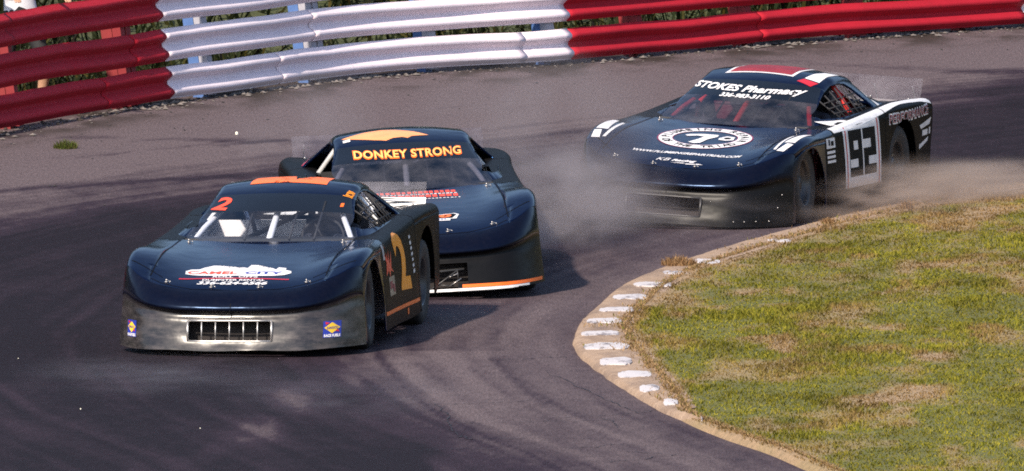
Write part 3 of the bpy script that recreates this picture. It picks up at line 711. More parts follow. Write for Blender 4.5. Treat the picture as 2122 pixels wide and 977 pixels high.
cR = curve([1.72, 2.5, 2.6, 2.75, 2.95, 3.2, 3.45, 3.6, 4.22], [.790, 1.128, 1.158, 1.190, 1.214, 1.212, 1.178, 1.13, .885])
cUt = curve([1.72, 2.5, 2.95, 3.45, 4.22], [.775, .585, .575, .565, .63])
cUb = curve([1.72, 2.3, 3.3, 4.22], [.80, .815, .815, .78])
def grid_bm(P):
    """P: array [rows, cols, 3] -> bmesh"""
    bm = bmesh.new(); R, C_ = P.shape[:2]
    vs = [[bm.verts.new(P[i, k]) for k in range(C_)] for i in range(R)]
    for i in range(R - 1):
        for k in range(C_ - 1):
            bm.faces.new((vs[i][k], vs[i][k + 1], vs[i + 1][k + 1], vs[i + 1][k]))
    return bm
def cut_poly(bm, poly, ax, sel):
    """cut the outline of a convex polygon (in the two axes ax) into the faces chosen by sel; returns the faces inside"""
    n = len(poly); lo = [min(p[k] for p in poly) - .06 for k in (0, 1)]; hi = [max(p[k] for p in poly) + .06 for k in (0, 1)]
    area = sum(poly[i][0] * poly[(i + 1) % n][1] - poly[(i + 1) % n][0] * poly[i][1] for i in range(n))
    if area < 0: poly = poly[::-1]
    def near(f):
        c = f.calc_center_median(); return lo[0] < c[ax[0]] < hi[0] and lo[1] < c[ax[1]] < hi[1] and sel(c)
    fs = [f for f in bm.faces if near(f)]
    for i in range(n):
        a, b = poly[i], poly[(i + 1) % n]; co = [0, 0, 0]; no = [0, 0, 0]
        co[ax[0]], co[ax[1]] = a; no[ax[0]], no[ax[1]] = b[1] - a[1], -(b[0] - a[0])
        # only the faces around this edge need cutting
        g = list({e for f in fs for e in f.edges} | {v for f in fs for v in f.verts}) + fs
        r = bmesh.ops.bisect_plane(bm, geom=g, dist=1e-5, plane_co=co, plane_no=no, clear_inner=False, clear_outer=False)
        fs = [f for f in r['geom'] if isinstance(f, bmesh.types.BMFace) and f.is_valid]
        # faces wholly outside this edge are done with
        fs = [f for f in fs if (f.calc_center_median()[ax[0]] - a[0]) * no[ax[0]] + (f.calc_center_median()[ax[1]] - a[1]) * no[ax[1]] < 0]
    return fs
def centres(bm):
    return np.array([tuple(f.calc_center_median()) for f in bm.faces]).reshape(-1, 3)
def take(bm, mask):
    """new bmesh with the faces chosen by a mask over bm.faces"""
    out = bm.copy()
    bmesh.ops.delete(out, geom=[f for f, k in zip(out.faces, mask) if not k], context='FACES'); return out
def circle_poly(cv, cw, r, n=28, squash=1.0):
    return [(cv + r * math.cos(2 * math.pi * k / n), cw + r * squash * math.sin(2 * math.pi * k / n)) for k in range(n)]

def text_bm(body, width=None, height=None, shear=0.0, bold=0.0, arch=0.0, space=1.0):
    cu = bpy.data.curves.new('txt', 'FONT'); cu.body = body; cu.size = 1; cu.shear = shear; cu.offset = bold; cu.space_character = space; cu.resolution_u = 3
    o = bpy.data.objects.new('txt', cu); COL.objects.link(o)
    dg = bpy.context.evaluated_depsgraph_get(); dg.update(); me = bpy.data.meshes.new_from_object(o.evaluated_get(dg))
    bm = bmesh.new(); bm.from_mesh(me); bpy.data.objects.remove(o, do_unlink=True); bpy.data.meshes.remove(me); bpy.data.curves.remove(cu)
    xs_ = [v.co.x for v in bm.verts]; ys_ = [v.co.y for v in bm.verts]; x0, x1, y0, y1 = min(xs_), max(xs_), min(ys_), max(ys_)
    sx = (width / (x1 - x0)) if width else None; sy = (height / (y1 - y0)) if height else None
    sx = sx or sy; sy = sy or sx
    for v in bm.verts:
        v.co.x = (v.co.x - (x0 + x1) / 2) * sx; v.co.y = (v.co.y - (y0 + y1) / 2) * sy; v.co.z = 0
        if arch: v.co.y += arch * (1 - (2 * v.co.x / width) ** 2)
    return bm
def poly_bm(*polys):
    bm = bmesh.new()
    for p in polys: bm.faces.new([bm.verts.new((x, y, 0)) for x, y in p])
    bmesh.ops.triangulate(bm, faces=bm.faces[:]); return bm
def ring_bm(rx0, ry0, rx1, ry1, n=48):
    bm = bmesh.new(); a = []; b = []
    for k in range(n):
        t = 2 * math.pi * k / n; a.append(bm.verts.new((rx0 * math.cos(t), ry0 * math.sin(t), 0))); b.append(bm.verts.new((rx1 * math.cos(t), ry1 * math.sin(t), 0)))
    for k in range(n): bm.faces.new((a[k], a[(k + 1) % n], b[(k + 1) % n], b[k]))
    return bm
def rect(x0, y0, x1, y1): return [(x0, y0), (x1, y0), (x1, y1), (x0, y1)]

class Car:
    def __init__(self, px, yaw, roll, pitch, cage, glass, nose_mat, label, torn=False, cabin=None):
        self.torn = torn; self.cabin = cabin or M['interior']
        loc = G(*px); self.root = empty('race_car', loc, -rad(yaw)); tag(self.root, label, 'race car', 'race cars in the turn')
        c = Vector((0, 2.4, .3))
        self.BT = Matrix.Translation(c) @ Matrix.Rotation(rad(pitch), 4, 'X') @ Matrix.Rotation(rad(roll), 4, 'Y') @ Matrix.Translation(-c)
        self.cage, self.glass, self.nose_mat = cage, glass, nose_mat; self.P = {}
        self.build()
    def part(self, name, bm, mat, parent=None, smooth=True):
        o = bm_obj(name, bm, mat, parent or self.root, smooth)
        if parent is None: o.matrix_local = self.BT
        return o
    def tubep(self, name, pts, r, mat, n=10, parent=None):
        bm = bmesh.new(); add_tube(bm, pts, r, n); return self.part(name, bm, mat, parent)
    SHELL = None; GRILLE = (-.345, .325)
    @staticmethod
    def make_shell():
        q = np.concatenate([np.linspace(0, .86, 20), np.linspace(.88, 1, 14)]); q = np.concatenate([-q[:0:-1], q]); aq = np.abs(q)
        # upper skin: nose edge to tail
        sg = np.linspace(0, 1, 150)[:, None]; V = vE(aq)[None] + sg * (LC - vE(aq))[None]; Q = np.repeat(q[None], 150, 0)
        W = body_top(V, Q); Uu = cU(V) * Q
        dent = .0035 * (fbm(Uu * 3 + 20, V * 3, 3) - .5); H = grid_bm(np.stack([Uu, V, W + dent], -1))
        lev = [(0, .20), (.035, .160), (.08, .120), (.14, .080), (.22, .046), (.295, .028), (.325, .034), (.352, .070), (.40, .084), (.44, .078), (.50, .062), (.65, .045), (.80, .025), (.90, .010), (1.0, .0)]
        ff = np.concatenate([np.linspace(0, .16, 14), np.linspace(.18, .34, 12), np.linspace(.35, 1, 28)]); dvf = curve([a for a, b in lev], [b for a, b in lev])(ff)
        # sides
        vs_ = np.linspace(.60, LC, 190); sides = {}
        for s in (-1, 1):
            k = np.linspace(0, 1, 30)[:, None]; v2 = np.repeat(vs_[None], 30, 0); w0 = body_top(vs_, 1.0)
            wv = w0 + k * (cB(vs_) - w0); uv = cU(vs_) + cF(vs_) * k + .016 * np.sin(math.pi * np.clip(k, 0, 1)) * sstep(1.3, 1.8, vs_) * (1 - sstep(3.0, 3.4, vs_)) + .004 * (fbm(v2 * 2.2 + s, wv * 4, 3) - .5) * sstep(.6, .8, vs_)
            v2 = v2 + np.interp(k, ff, dvf) * (1 - CQ) * (1 - sstep(.60, .95, vs_)); sides[s] = grid_bm(np.stack([s * uv, v2, wv], -1))
        # nose: wraps from wheel opening to wheel opening
        qq = aq; top_w = body_top(vE(qq), qq); top_u = cU(vE(qq)) * q
        Nn = np.zeros((len(ff), len(q), 3))
        for i, (f_, dv_) in enumerate(zip(ff, dvf)):
            Nn[i, :, 0] = top_u + np.sign(q) * .04 * qq * f_
            Nn[i, :, 1] = plan(qq) + dv_ * (1 - CQ * qq**4) + .010 * (fbm(q * 5 + 40, np.full(len(q), f_ * 4), 3) - .5)
            Nn[i, :, 2] = top_w + f_ * (cB(.6 * qq) - top_w)
        Nn[-1, :, 2] += .004 * np.sin(q * 9)
        N_ = grid_bm(Nn)
        # greenhouse
        vg = np.unique(np.concatenate([np.linspace(1.72, 2.20, 26), np.linspace(2.20, 2.5, 16), np.linspace(2.5, 3.5, 46), np.linspace(3.5, 4.22, 34)])); qg = np.concatenate([np.linspace(0, .80, 16), np.linspace(.82, 1, 12)]); kk = np.linspace(0, 1, 26)[1:]
        bow = .17 * (1 - sstep(2.35, 2.95, vg)) - .12 * sstep(3.3, 3.7, vg)
        def gsec(s):
            P_ = np.zeros((len(vg), len(qg) + len(kk), 3))
            for i, v_ in enumerate(vg):
                ut, ub = cUt(v_), cUb(v_); crown = .035 + .02 * sstep(2.4, 2.8, v_) * (1 - sstep(3.3, 3.6, v_)); re = .07
                x = np.clip((qg - (1 - re / ut)) / (re / ut), 0, 1) * .97
                wq = cR(v_) - crown * qg**2 - .05 * (1 - np.sqrt(1 - x * x)) * sstep(1.75, 2.2, v_) * (1 - .5 * sstep(3.6, 4.2, v_))
                P_[i, :len(qg), 0] = s * ut * qg; P_[i, :len(qg), 1] = v_ + bow[i] * qg**2; P_[i, :len(qg), 2] = wq
                wb = float(body_top(v_ + bow[i], ub / cU(v_))) - .012; we = max(wq[-1], wb + .002)
                P_[i, len(qg):, 0] = s * (ut + (ub - ut) * kk**.9); P_[i, len(qg):, 1] = v_ + bow[i]; P_[i, len(qg):, 2] = we + (wb - we) * kk
            return P_
        a, b = gsec(-1), gsec(1); Gh = grid_bm(np.concatenate([a[:, ::-1], b[:, 1:]], 1))
        # --- cuts
        for s in (-1, 1):
            d = cut_poly(sides[s], circle_poly(1.08, .30, .40, 30), (1, 2), lambda c: True); bmesh.ops.delete(sides[s], geom=d, context='FACES')
            d = cut_poly(sides[s], circle_poly(3.75, .36, .425, 30), (1, 2), lambda c: True); bmesh.ops.delete(sides[s], geom=d, context='FACES')
            bmesh.ops.delete(sides[s], geom=[f for f in sides[s].faces if (abs(f.calc_center_median().y - 1.08) < .39 or abs(f.calc_center_median().y - 3.75) < .41) and f.calc_center_median().z < .30], context='FACES')
            win = [(2.12, .885), (2.60, 1.055), (2.80, 1.105), (2.98, 1.118), (3.12, 1.105), (3.22, 1.065), (3.36, .92), (3.34, .892), (2.6, .868), (2.18, .862)]
            d = cut_poly(Gh, win, (1, 2), lambda c, s=s: c.x * s > .50); bmesh.ops.delete(Gh, geom=d, context='FACES')
        g0, g1 = Car.GRILLE
        op = cut_poly(N_, [(g0, .125), (g1, .125), (g1, .285), (g0, .285)], (0, 2), lambda c: c.y < .4)
        bmesh.ops.delete(N_, geom=op, context='FACES')
        for b_ in (H, N_, Gh, sides[1], sides[-1]): b_.normal_update()
        return dict(H=H, N=N_, G=Gh, S=sides, q=q, aq=aq, bvh={k: BVHTree.FromBMesh(b_) for k, b_ in (('H', H), ('L', sides[1]), ('R', sides[-1]), ('N', N_), ('G', Gh))})
    def build(self):
        if Car.SHELL is None: Car.SHELL = Car.make_shell()
        S_ = Car.SHELL; H, N_, Gh, sides, q, aq = S_['H'], S_['N'], S_['G'], S_['S'], S_['q'], S_['aq']; self.shell = S_['bvh']; g0, g1 = Car.GRILLE
        cH, cG = centres(H), centres(Gh); cS = {s: centres(sides[s]) for s in (-1, 1)}
        P, m = self.P, M['black_paint']
        # --- panels
        hx = .704; x, y = cH[:, 0], cH[:, 1]
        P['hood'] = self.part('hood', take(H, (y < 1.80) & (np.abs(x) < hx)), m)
        for s in (-1, 1):
            ys_ = cS[s][:, 1]
            P['fender', s] = self.part('front_fender', self.join(take(H, (y < 1.80) & (x * s > hx)), take(sides[s], ys_ < 1.52)), m)
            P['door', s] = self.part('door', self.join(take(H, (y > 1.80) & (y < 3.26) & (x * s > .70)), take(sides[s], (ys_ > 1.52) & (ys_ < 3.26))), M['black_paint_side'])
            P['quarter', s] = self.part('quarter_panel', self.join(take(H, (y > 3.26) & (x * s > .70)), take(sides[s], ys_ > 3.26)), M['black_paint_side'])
        P['deck'] = self.part('deck_lid', take(H, (y > 4.0) & (np.abs(x) <= .70)), m)
        nb = self.nose_bm(N_.copy()); cN = centres(nb); Ucur = np.clip(np.abs(cN[:, 0]) / .95, 0, 1); tw = body_top(vE(Ucur), Ucur); fN = (tw - cN[:, 2]) / (tw - .055)
        P['nose'] = self.part('nose', take(nb, fN < .335), M['nose_paint']); P['bumper'] = self.part('front_bumper', take(nb, fN >= .335), self.nose_mat); nb.free()
        ax_, ay = np.abs(cG[:, 0]), cG[:, 1]; st = ay.copy()          # recover each face's station behind the bowed glass
        for _ in range(5): st = ay - (.17 * (1 - sstep(2.35, 2.95, st)) - .12 * sstep(3.3, 3.7, st)) * np.minimum(1, ax_ / cUt(st))**2
        qv = ax_ / cUt(st)
        ws = (qv < .93) & (st < 2.20); vi = (qv < .93) & (st >= 2.20) & (st < 2.5); rw = (qv < .84) & (st > 3.52) & (st < 4.16); rf = (qv <= 1.0) & (st >= 2.5) & (st <= 3.5); pil = ~(ws | vi | rw | rf)
        P['windshield'] = self.part('windshield', take(Gh, ws), self.glass)
        P['visor'] = self.part('sun_strip', take(Gh, vi), M['visor'])
        P['rear_window'] = self.part('rear_window', take(Gh, rw), M['glass'])
        P['roof'] = self.part('roof', take(Gh, rf), m)
        for s in (-1, 1): P['pillar', s] = self.part('window_frame', take(Gh, pil & (cG[:, 0] * s > 0)), m)
        for s in (-1, 1):
            md = P['pillar', s].modifiers.new('t', 'SOLIDIFY'); md.thickness = .018; md.offset = -1
            md = P['fender', s].modifiers.new('t', 'SOLIDIFY'); md.thickness = .006; md.offset = -1
            md = P['quarter', s].modifiers.new('t', 'SOLIDIFY'); md.thickness = .008; md.offset = -1
        # tail fascia
        T_ = np.zeros((14, len(q), 3))
        for i in range(14):
            t = i / 13; zt = body_top(LC, aq); T_[i, :, 0] = .90 * q * (1 - .03 * t); T_[i, :, 1] = LC + .05 * math.sin(math.pi * t) ; T_[i, :, 2] = zt + t * (.28 - zt)
        P['tail'] = self.part('tail_panel', grid_bm(T_), M['bumper_dark'])
        # spoiler
        bm = bmesh.new(); ca = rad(22)
        SV, SW = 4.70, .842
        add_box(bm, (0, SV + .12 * math.sin(ca), SW + .12), (1.60, .006, .225), Matrix.Rotation(-ca, 3, 'X')); P['spoiler'] = self.part('spoiler', bm, M['lexan'], smooth=False)
        bm = bmesh.new(); add_box(bm, (0, SV + .02, SW + .005), (1.60, .012, .04), Matrix.Rotation(-ca, 3, 'X')); self.part('spoiler_mount', bm, M['rim'], P['spoiler'], False)
        for x in (-.7, -.35, 0, .35, .7):
            self.tubep('spoiler_brace', [(x, SV + .02, SW), (x, SV + .22, SW + .0), (x, SV + .085, SW + .15)], .006, M['alu'], 6, P['spoiler'])
            bm = bmesh.new()
            bmesh.ops.create_icosphere(bm, subdivisions=1, radius=.011, matrix=Matrix.Translation((x, SV + .0, SW + .045))); self.part('rivet', bm, M['steel'], P['spoiler'])
        # underbody, bays, radiator
        bm = bmesh.new(); add_box(bm, (0, 2.45, .16), (1.40, 4.3, .08)); add_box(bm, (0, 1.08, .36), (1.04, 1.1, .36)); add_box(bm, (0, 3.95, .45), (1.14, 1.1, .5)); add_box(bm, (0, 1.72, .5), (1.5, .05, .52))
        self.part('chassis', bm, M['interior'], smooth=False)
        bm = bmesh.new(); add_box(bm, (0, .22, .21), (g1 - g0 + .2, .04, .26)); self.part('radiator', bm, M['dark'], smooth=False)
        # interior: door bars, dash, seat, cage
        bm = bmesh.new()
        for s in (-1, 1): add_box(bm, (s * .80, 2.6, .48), (.03, 1.7, .60))
        add_box(bm, (0, 3.42, .52), (1.5, .03, .66)); add_box(bm, (0, 3.8, .80), (1.3, .75, .02)); self.part('cockpit_panel', bm, self.cabin, smooth=False)
        bm = bmesh.new(); add_box(bm, (0, 2.02, .775), (1.42, .30, .06)); bmesh.ops.bevel(bm, geom=bm.edges[:], offset=.02, segments=2, affect='EDGES'); self.part('dashboard', bm, M['dash'], smooth=False)
        cg, r_ = self.cage, .022
        for s in (-1, 1):
            self.tubep('cage_bar', [(s * .66, 2.02, .50), (s * .635, 2.08, .78), (s * .575, 2.22, .875), (s * .47, 2.52, 1.0), (s * .45, 2.66, 1.055), (s * .44, 3.05, 1.105)], r_, cg)
            self.tubep('cage_bar', [(s * .46, 3.10, 1.10), (s * .50, 3.9, .80)], r_, cg)
        self.tubep('cage_bar', [(-.78, 3.05, .3), (-.70, 3.05, .85), (-.52, 3.05, 1.08), (-.40, 3.05, 1.12), (.40, 3.05, 1.12), (.52, 3.05, 1.08), (.70, 3.05, .85), (.78, 3.05, .3)], r_, cg)
        self.tubep('cage_bar', [(-.02, 1.93, .76), (-.01, 2.2, .91), (.0, 2.5, 1.075)], .026, cg)
        self.tubep('cage_bar', [(-.5, 2.60, 1.075), (.5, 2.60, 1.075)], r_, cg)
        for x in (-.20, .16, .36): self.tubep('windshield_brace', [(x, 1.88, .80), (x + .01, 2.42, 1.065)], .009, M['interior'], 8)
        self.tubep('cage_bar', [(-.62, 3.06, .62), (.40, 3.06, 1.08)], .02, M['interior']); self.tubep('cage_bar', [(-.45, 3.5, 1.0), (-.30, 3.1, .7)], .018, M['interior'])
        bm = bmesh.new(); add_box(bm, (.36, 2.98, .62), (.50, .10, .62), Matrix.Rotation(rad(-12), 3, 'X')); add_box(bm, (.36, 2.72, .34), (.48, .45, .10)); add_box(bm, (.36, 3.03, 1.0), (.30, .07, .20)); add_box(bm, (.17, 2.93, .95), (.035, .20, .18)); add_box(bm, (.55, 2.93, .95), (.035, .20, .18))
        bmesh.ops.bevel(bm, geom=bm.edges[:], offset=.02, segments=2, affect='EDGES'); self.part('seat', bm, M['interior'])
        bm = bmesh.new(); Rw = Matrix.Translation((.36, 2.32, .78)) @ Matrix.Rotation(rad(68), 4, 'X')
        pts = [Rw @ Vector((.17 * math.cos(t * math.pi / 12), .17 * math.sin(t * math.pi / 12), 0)) for t in range(25)]; add_tube(bm, pts, .014, 8, False)
        for t in (0, 8, 16): add_tube(bm, [Rw @ Vector((0, 0, 0)), pts[t]], .010, 6)
        add_tube(bm, [Rw @ Vector((0, 0, 0)), (.36, 2.1, .74)], .016, 6); self.part('steering_wheel', bm, M['interior'])
        # hood pins and windshield clips
        for (x, y) in [(-.56, .33), (-.19, .26), (.19, .26), (.56, .33), (-.62, 1.72), (.62, 1.72)]:
            c = self.hit('top', x, y)[0]; bm = bmesh.new(); bmesh.ops.create_cone(bm, cap_ends=True, segments=10, radius1=.020, radius2=.018, depth=.006, matrix=Matrix.Translation(c))
            add_tube(bm, [c, c + Vector((0, 0, .022))], .006, 6); add_tube(bm, [c + Vector((-.004, 0, .015)), c + Vector((.03, -.02, .008)), c + Vector((.04, -.03, .0))], .0035, 5); self.part('hood_pin', bm, M['steel'], P['hood'])
        # wheels
        for s in (-1, 1):
            for v_ in (1.08, 3.75): self.wheel(s, v_)
    def nose_bm(self, bm):
        if self.torn:
            for poly in ([(-.33, .072), (.24, .072), (.24, .126), (-.33, .126)],):
                bmesh.ops.delete(bm, geom=cut_poly(bm, poly, (0, 2), lambda c: c.y < .4), context='FACES')
        return bm
    def join(self, a, b):
        me = bpy.data.meshes.new('t'); b.to_mesh(me); a.from_mesh(me); bpy.data.meshes.remove(me); b.free()
        bmesh.ops.remove_doubles(a, verts=a.verts[:], dist=.0015)
        bmesh.ops.recalc_face_normals(a, faces=a.faces[:])
        return a
    def wheel(self, s, v_):
        rt = .343; w = bpy.data.objects.new('wheel', None); COL.objects.link(w); w.parent = self.root; w.location = (s * .80, v_, rt); w.empty_display_size = .1
        if v_ < 2: w.rotation_euler = (0, rad(-2.5), rad(self_steer))
        bm = bmesh.new(); prof = [(.195, -.125), (.215, -.135), (.27, -.142), (.315, -.138), (.335, -.122), (.343, -.10), (.344, 0), (.343, .10), (.335, .122), (.315, .138), (.27, .142), (.215, .135), (.195, .125)]
        lathe(bm, prof, (0, 0, 0), 48); bm_obj('tyre', bm, M['rubber'], w)
        bm = bmesh.new(); prof = [(.198, .128), (.190, .125), (.183, .10), (.175, .06), (.12, .035), (.085, .05), (.06, .055), (.06, .085), (.001, .088)]
        lathe(bm, [(r, h * s) for r, h in prof], (0, 0, 0), 36); lathe(bm, [(.198, -.128 * s), (.18, -.10 * s), (.176, .06 * s)], (0, 0, 0), 36)
        ri = bm_obj('rim', bm, M['rim'], w)
        for k in range(5):
            a = 2 * math.pi * k / 5 + .3; bm = bmesh.new(); bmesh.ops.create_cone(bm, cap_ends=True, segments=6, radius1=.016, radius2=.013, depth=.035, matrix=Matrix.Translation((s * .062, .075 * math.cos(a), .075 * math.sin(a))) @ Matrix.Rotation(math.pi / 2, 4, 'Y')); bm_obj('lug_nut', bm, M['steel'], ri, False)
    # ---- lettering and graphics laid onto the panels
    def hit(self, mode, a, b, keys=None):
        if mode == 'top': o, d, keys = Vector((a, b, 3)), Vector((0, 0, -1)), keys or ('H', 'G')
        elif mode == 'front': o, d, keys = Vector((a, -3, b)), Vector((0, 1, 0)), keys or ('N', 'G', 'H')
        elif mode == 'left': o, d, keys = Vector((3, a, b)), Vector((-1, 0, 0)), keys or ('L', 'G', 'H')
        else: o, d, keys = Vector((-3, a, b)), Vector((1, 0, 0)), keys or ('R', 'G', 'H')
        best = None
        for k in keys:
            h = self.shell[k].ray_cast(o, d)
            if h[0] is not None and (best is None or h[3] < best[2]):
                n = h[1]; n = -n if n.dot(d) > 0 else n; best = (h[0], n, h[3])
        return best
    def decal(self, part, bm, mode, mat, at=(0, 0), rot=0, scale=(1, 1), off=.003, name='decal', step=.035, keys=None, label=None):
        cr, sr = math.cos(rad(rot)), math.sin(rad(rot))
        for v in bm.verts:
            x, y = v.co.x * scale[0], v.co.y * scale[1]; v.co = (at[0] + x * cr - y * sr, at[1] + x * sr + y * cr, 0)
        xs_ = [v.co.x for v in bm.verts]; ys_ = [v.co.y for v in bm.verts]
        for lo, hi, no in ((min(xs_), max(xs_), (1, 0, 0)), (min(ys_), max(ys_), (0, 1, 0))):
            t = math.floor(lo / step) * step + step
            while t < hi:
                bmesh.ops.bisect_plane(bm, geom=bm.verts[:] + bm.edges[:] + bm.faces[:], dist=1e-6, plane_co=(t * no[0], t * no[1], 0), plane_no=no); t += step
        dead = []
        for v in bm.verts:
            h = self.hit(mode, v.co.x, v.co.y, keys)
            if h is None: dead.append(v); continue
            v.co = h[0] + h[1] * off
        if dead: bmesh.ops.delete(bm, geom=dead, context='VERTS')
        o = self.part(name, bm, mat, self.P[part], smooth=True)
        if label: o['label'] = label
        return o
self_steer = 3.0

def driver(car, helmet_mat, suit_mat, label):
    """seated driver with full-face helmet, gloved hands on the wheel"""
    Mw = car.root.matrix_basis @ car.BT
    o = empty('person', (0, 0, 0)); o.matrix_world = Mw @ Matrix.Translation((.36, 2.72, .38)); tag(o, label, 'person', 'drivers')
    j = {}; r = {}; b = []
    def add(n, p, rr, par=None):
        j[n] = p; r[n] = rr
        if par: b.append((par, n))
    add('pelvis', (0, .08, .06), (.15, .11)); add('waist', (0, .13, .20), (.14, .11), 'pelvis'); add('chest', (0, .14, .38), (.165, .12), 'waist'); add('neck', (0, .10, .50), .06, 'chest'); add('head', (0, .08, .60), .075, 'neck')
    for s, sg in (('r', 1), ('l', -1)):
        add(s + '_sh', (sg * .19, .10, .44), .06, 'chest'); add(s + '_el', (sg * .23, -.10, .30), .045, s + '_sh'); wr = (sg * .16, -.32, .40); add(s + '_wrist', wr, .03, s + '_el')
        hand_chain(j, b, r, s, wr, (-sg * .15, -.9, .12), (sg * .6, 0, .8))
        add(s + '_hip', (sg * .10, 0, .05), .09, 'pelvis'); add(s + '_kn', (sg * .13, -.42, .16), .065, s + '_hip'); add(s + '_an', (sg * .10, -.78, -.10), .045, s + '_kn'); add(s + '_toe', (sg * .10, -.90, -.02), .035, s + '_an')
    link('body', figure(j, b, r, 'pelvis'), suit_mat, o)
    bm = bmesh.new(); bmesh.ops.create_uvsphere(bm, u_segments=24, v_segments=16, radius=.135, matrix=Matrix.Translation((0, .06, .63)) @ Matrix.Diagonal((.92, 1.08, 1.05, 1)))
    for v in bm.verts:
        if v.co.z < .57: v.co.y -= .03 * (v.co.y < .06); v.co.z = max(v.co.z, .515)
    hm = bm_obj('helmet', bm, helmet_mat, o)
    bm = bmesh.new(); N = 12
    rows = [[bm.verts.new((.131 * math.sin(a), .06 - .150 * math.cos(a), z)) for a in np.linspace(-1.15, 1.15, N)] for z in (.595, .63, .675)]
    for i in range(2):
        for k in range(N - 1): bm.faces.new((rows[i][k], rows[i][k + 1], rows[i + 1][k + 1], rows[i + 1][k]))
    bm_obj('helmet_visor', bm, M['ink'], hm)

M['cabin_pale'] = plain('cabin_pale', (.75, .73, .76), .5, var=.3, vscale=4)
M['cabin_red'] = plain('cabin_red', (.10, .012, .025), .5, var=.4, vscale=4)

CAR2 = Car((476, 741), 9.0, -.6, 0.0, M['cage_white'], M['glass'], M['bumper'], 'leading black race car with orange number 2 and white skyline logo on hood', cabin=M['cabin_pale'])
CAR3 = Car((887, 622), -4.0, -2.6, 0.0, M['cage_grey'], M['glass_dark'], M['bumper_dark'], 'black race car with torn bumper and orange-white lip tucked behind the leader', torn=True)
CAR92 = Car((1374, 475), 18.5, 3.0, 0.0, M['cage_red'], M['glass_dark'], M['bumper_dark'], 'dark race car with white number 92 door panel, last of the three', cabin=M['cabin_red'])
driver(CAR2, M['helmet'], M['suit'], 'driver in dark suit and helmet inside the leading number 2 car')
driver(CAR3, M['helmet'], M['suit'], 'driver in dark helmet inside the middle car with the torn bumper')
driver(CAR92, M['maroon'], M['suit'], 'driver inside the number 92 car with red roll cage')

M['roof_red'] = plain('roof_red', (.24, .014, .018), .5, var=.3, vscale=6)

# ------------------------------------------------------------------ lettering, numbers and damage on each car
def digit2(w, h, t, sl=.0):
    """block figure 2 as one outline, lower-left origin centred"""
    p = [(0, 0), (w, 0), (w, t), (t * .9, t), (t * .9, h / 2 - t * .35), (w, h / 2 + t * .1), (w, h), (0, h), (0, h - t * 1.5), (t * .9, h - t * 1.5), (t * .9, h - t), (w - t * .9, h - t), (w - t * .9, h / 2 + t * .55), (0, h / 2 - t * .2)]
    return [(x - w / 2 + sl * (y - h / 2), y - h / 2) for x, y in p]
def arc_text(txt, R, a0, a1, size, inside_up, bold=.02):
    """letters set round a ring from angle a0 to a1 (degrees)"""
    out = bmesh.new(); n = len(txt)
    for i, ch in enumerate(txt):
        if ch == ' ': continue
        a = rad(a0 + (a1 - a0) * (i + .5) / n); b = text_bm(ch, None, size, bold=bold); rot = a - math.pi / 2 if not inside_up else a + math.pi / 2
        for v in b.verts:
            x, y = v.co.x, v.co.y; v.co = (R * math.cos(a) + x * math.cos(rot) - y * math.sin(rot), R * math.sin(a) + x * math.sin(rot) + y * math.cos(rot), 0)
        me = bpy.data.meshes.new('t'); b.to_mesh(me); out.from_mesh(me); bpy.data.meshes.remove(me); b.free()
    return out
def blocks(x0, x1, y, h, n, jit=.3, gap=.3):
    """a row of small letter-like blocks (lettering too blurred to read)"""
    st = (x1 - x0) / n; ps = []
    for i in range(n):
        w = st * (1 - gap) * random.uniform(.7, 1.0); a = x0 + i * st; hh = h * random.uniform(1 - jit, 1)
        ps.append(rect(a, y - hh / 2, a + w, y + hh / 2))
    return poly_bm(*ps)
def add_net(c, mat):
    for v_ in np.linspace(2.42, 3.24, 7):
        zt = float(np.interp(v_, [2.12, 2.6, 2.98, 3.22, 3.36], [.9, 1.05, 1.11, 1.06, .93])); pts = [(.80, v_, .865), (.70, v_, (zt + .86) / 2), (.60, v_, zt)]
        c.tubep('net_strap', pts, .007, mat, 5)
    for k in (.25, .5, .75):
        c.tubep('net_strap', [(.80 - .19 * k, 2.38, .86 + .16 * k), (.80 - .19 * k, 3.28 - .06 * k, .86 + .22 * k)], .007, mat, 5)

# panel seams and rivets
for cc in (CAR2, CAR3, CAR92):
    for s in (-1, 1):
        cc.decal('hood', poly_bm(rect(s * .700 - .005, .42, s * .700 + .005, 1.78)), 'top', M['ink'], off=.0015, name='seam', keys=('H',))
        cc.decal(('door', s), poly_bm(rect(3.250, .13, 3.270, .86)), 'left' if s > 0 else 'right', M['ink'], off=.0015, name='seam')
        cc.decal(('fender', s), poly_bm(rect(1.508, .12, 1.530, .70)), 'left' if s > 0 else 'right', M['ink'], off=.0015, name='seam')
        cc.decal(('fender', s), poly_bm([(s * .60, .40), (s * .60, .41), (s * .90, .70), (s * .90, .685)]), 'top', M['ink'], off=.0015, name='seam', keys=('H',))
        cc.decal('hood', poly_bm([(0, .195), (0, .203), (s * .35, .225), (s * .60, .30), (s * .69, .37), (s * .69, .36), (s * .60, .29), (s * .35, .217)]), 'top', M['ink'], off=.0015, name='seam', keys=('H',))
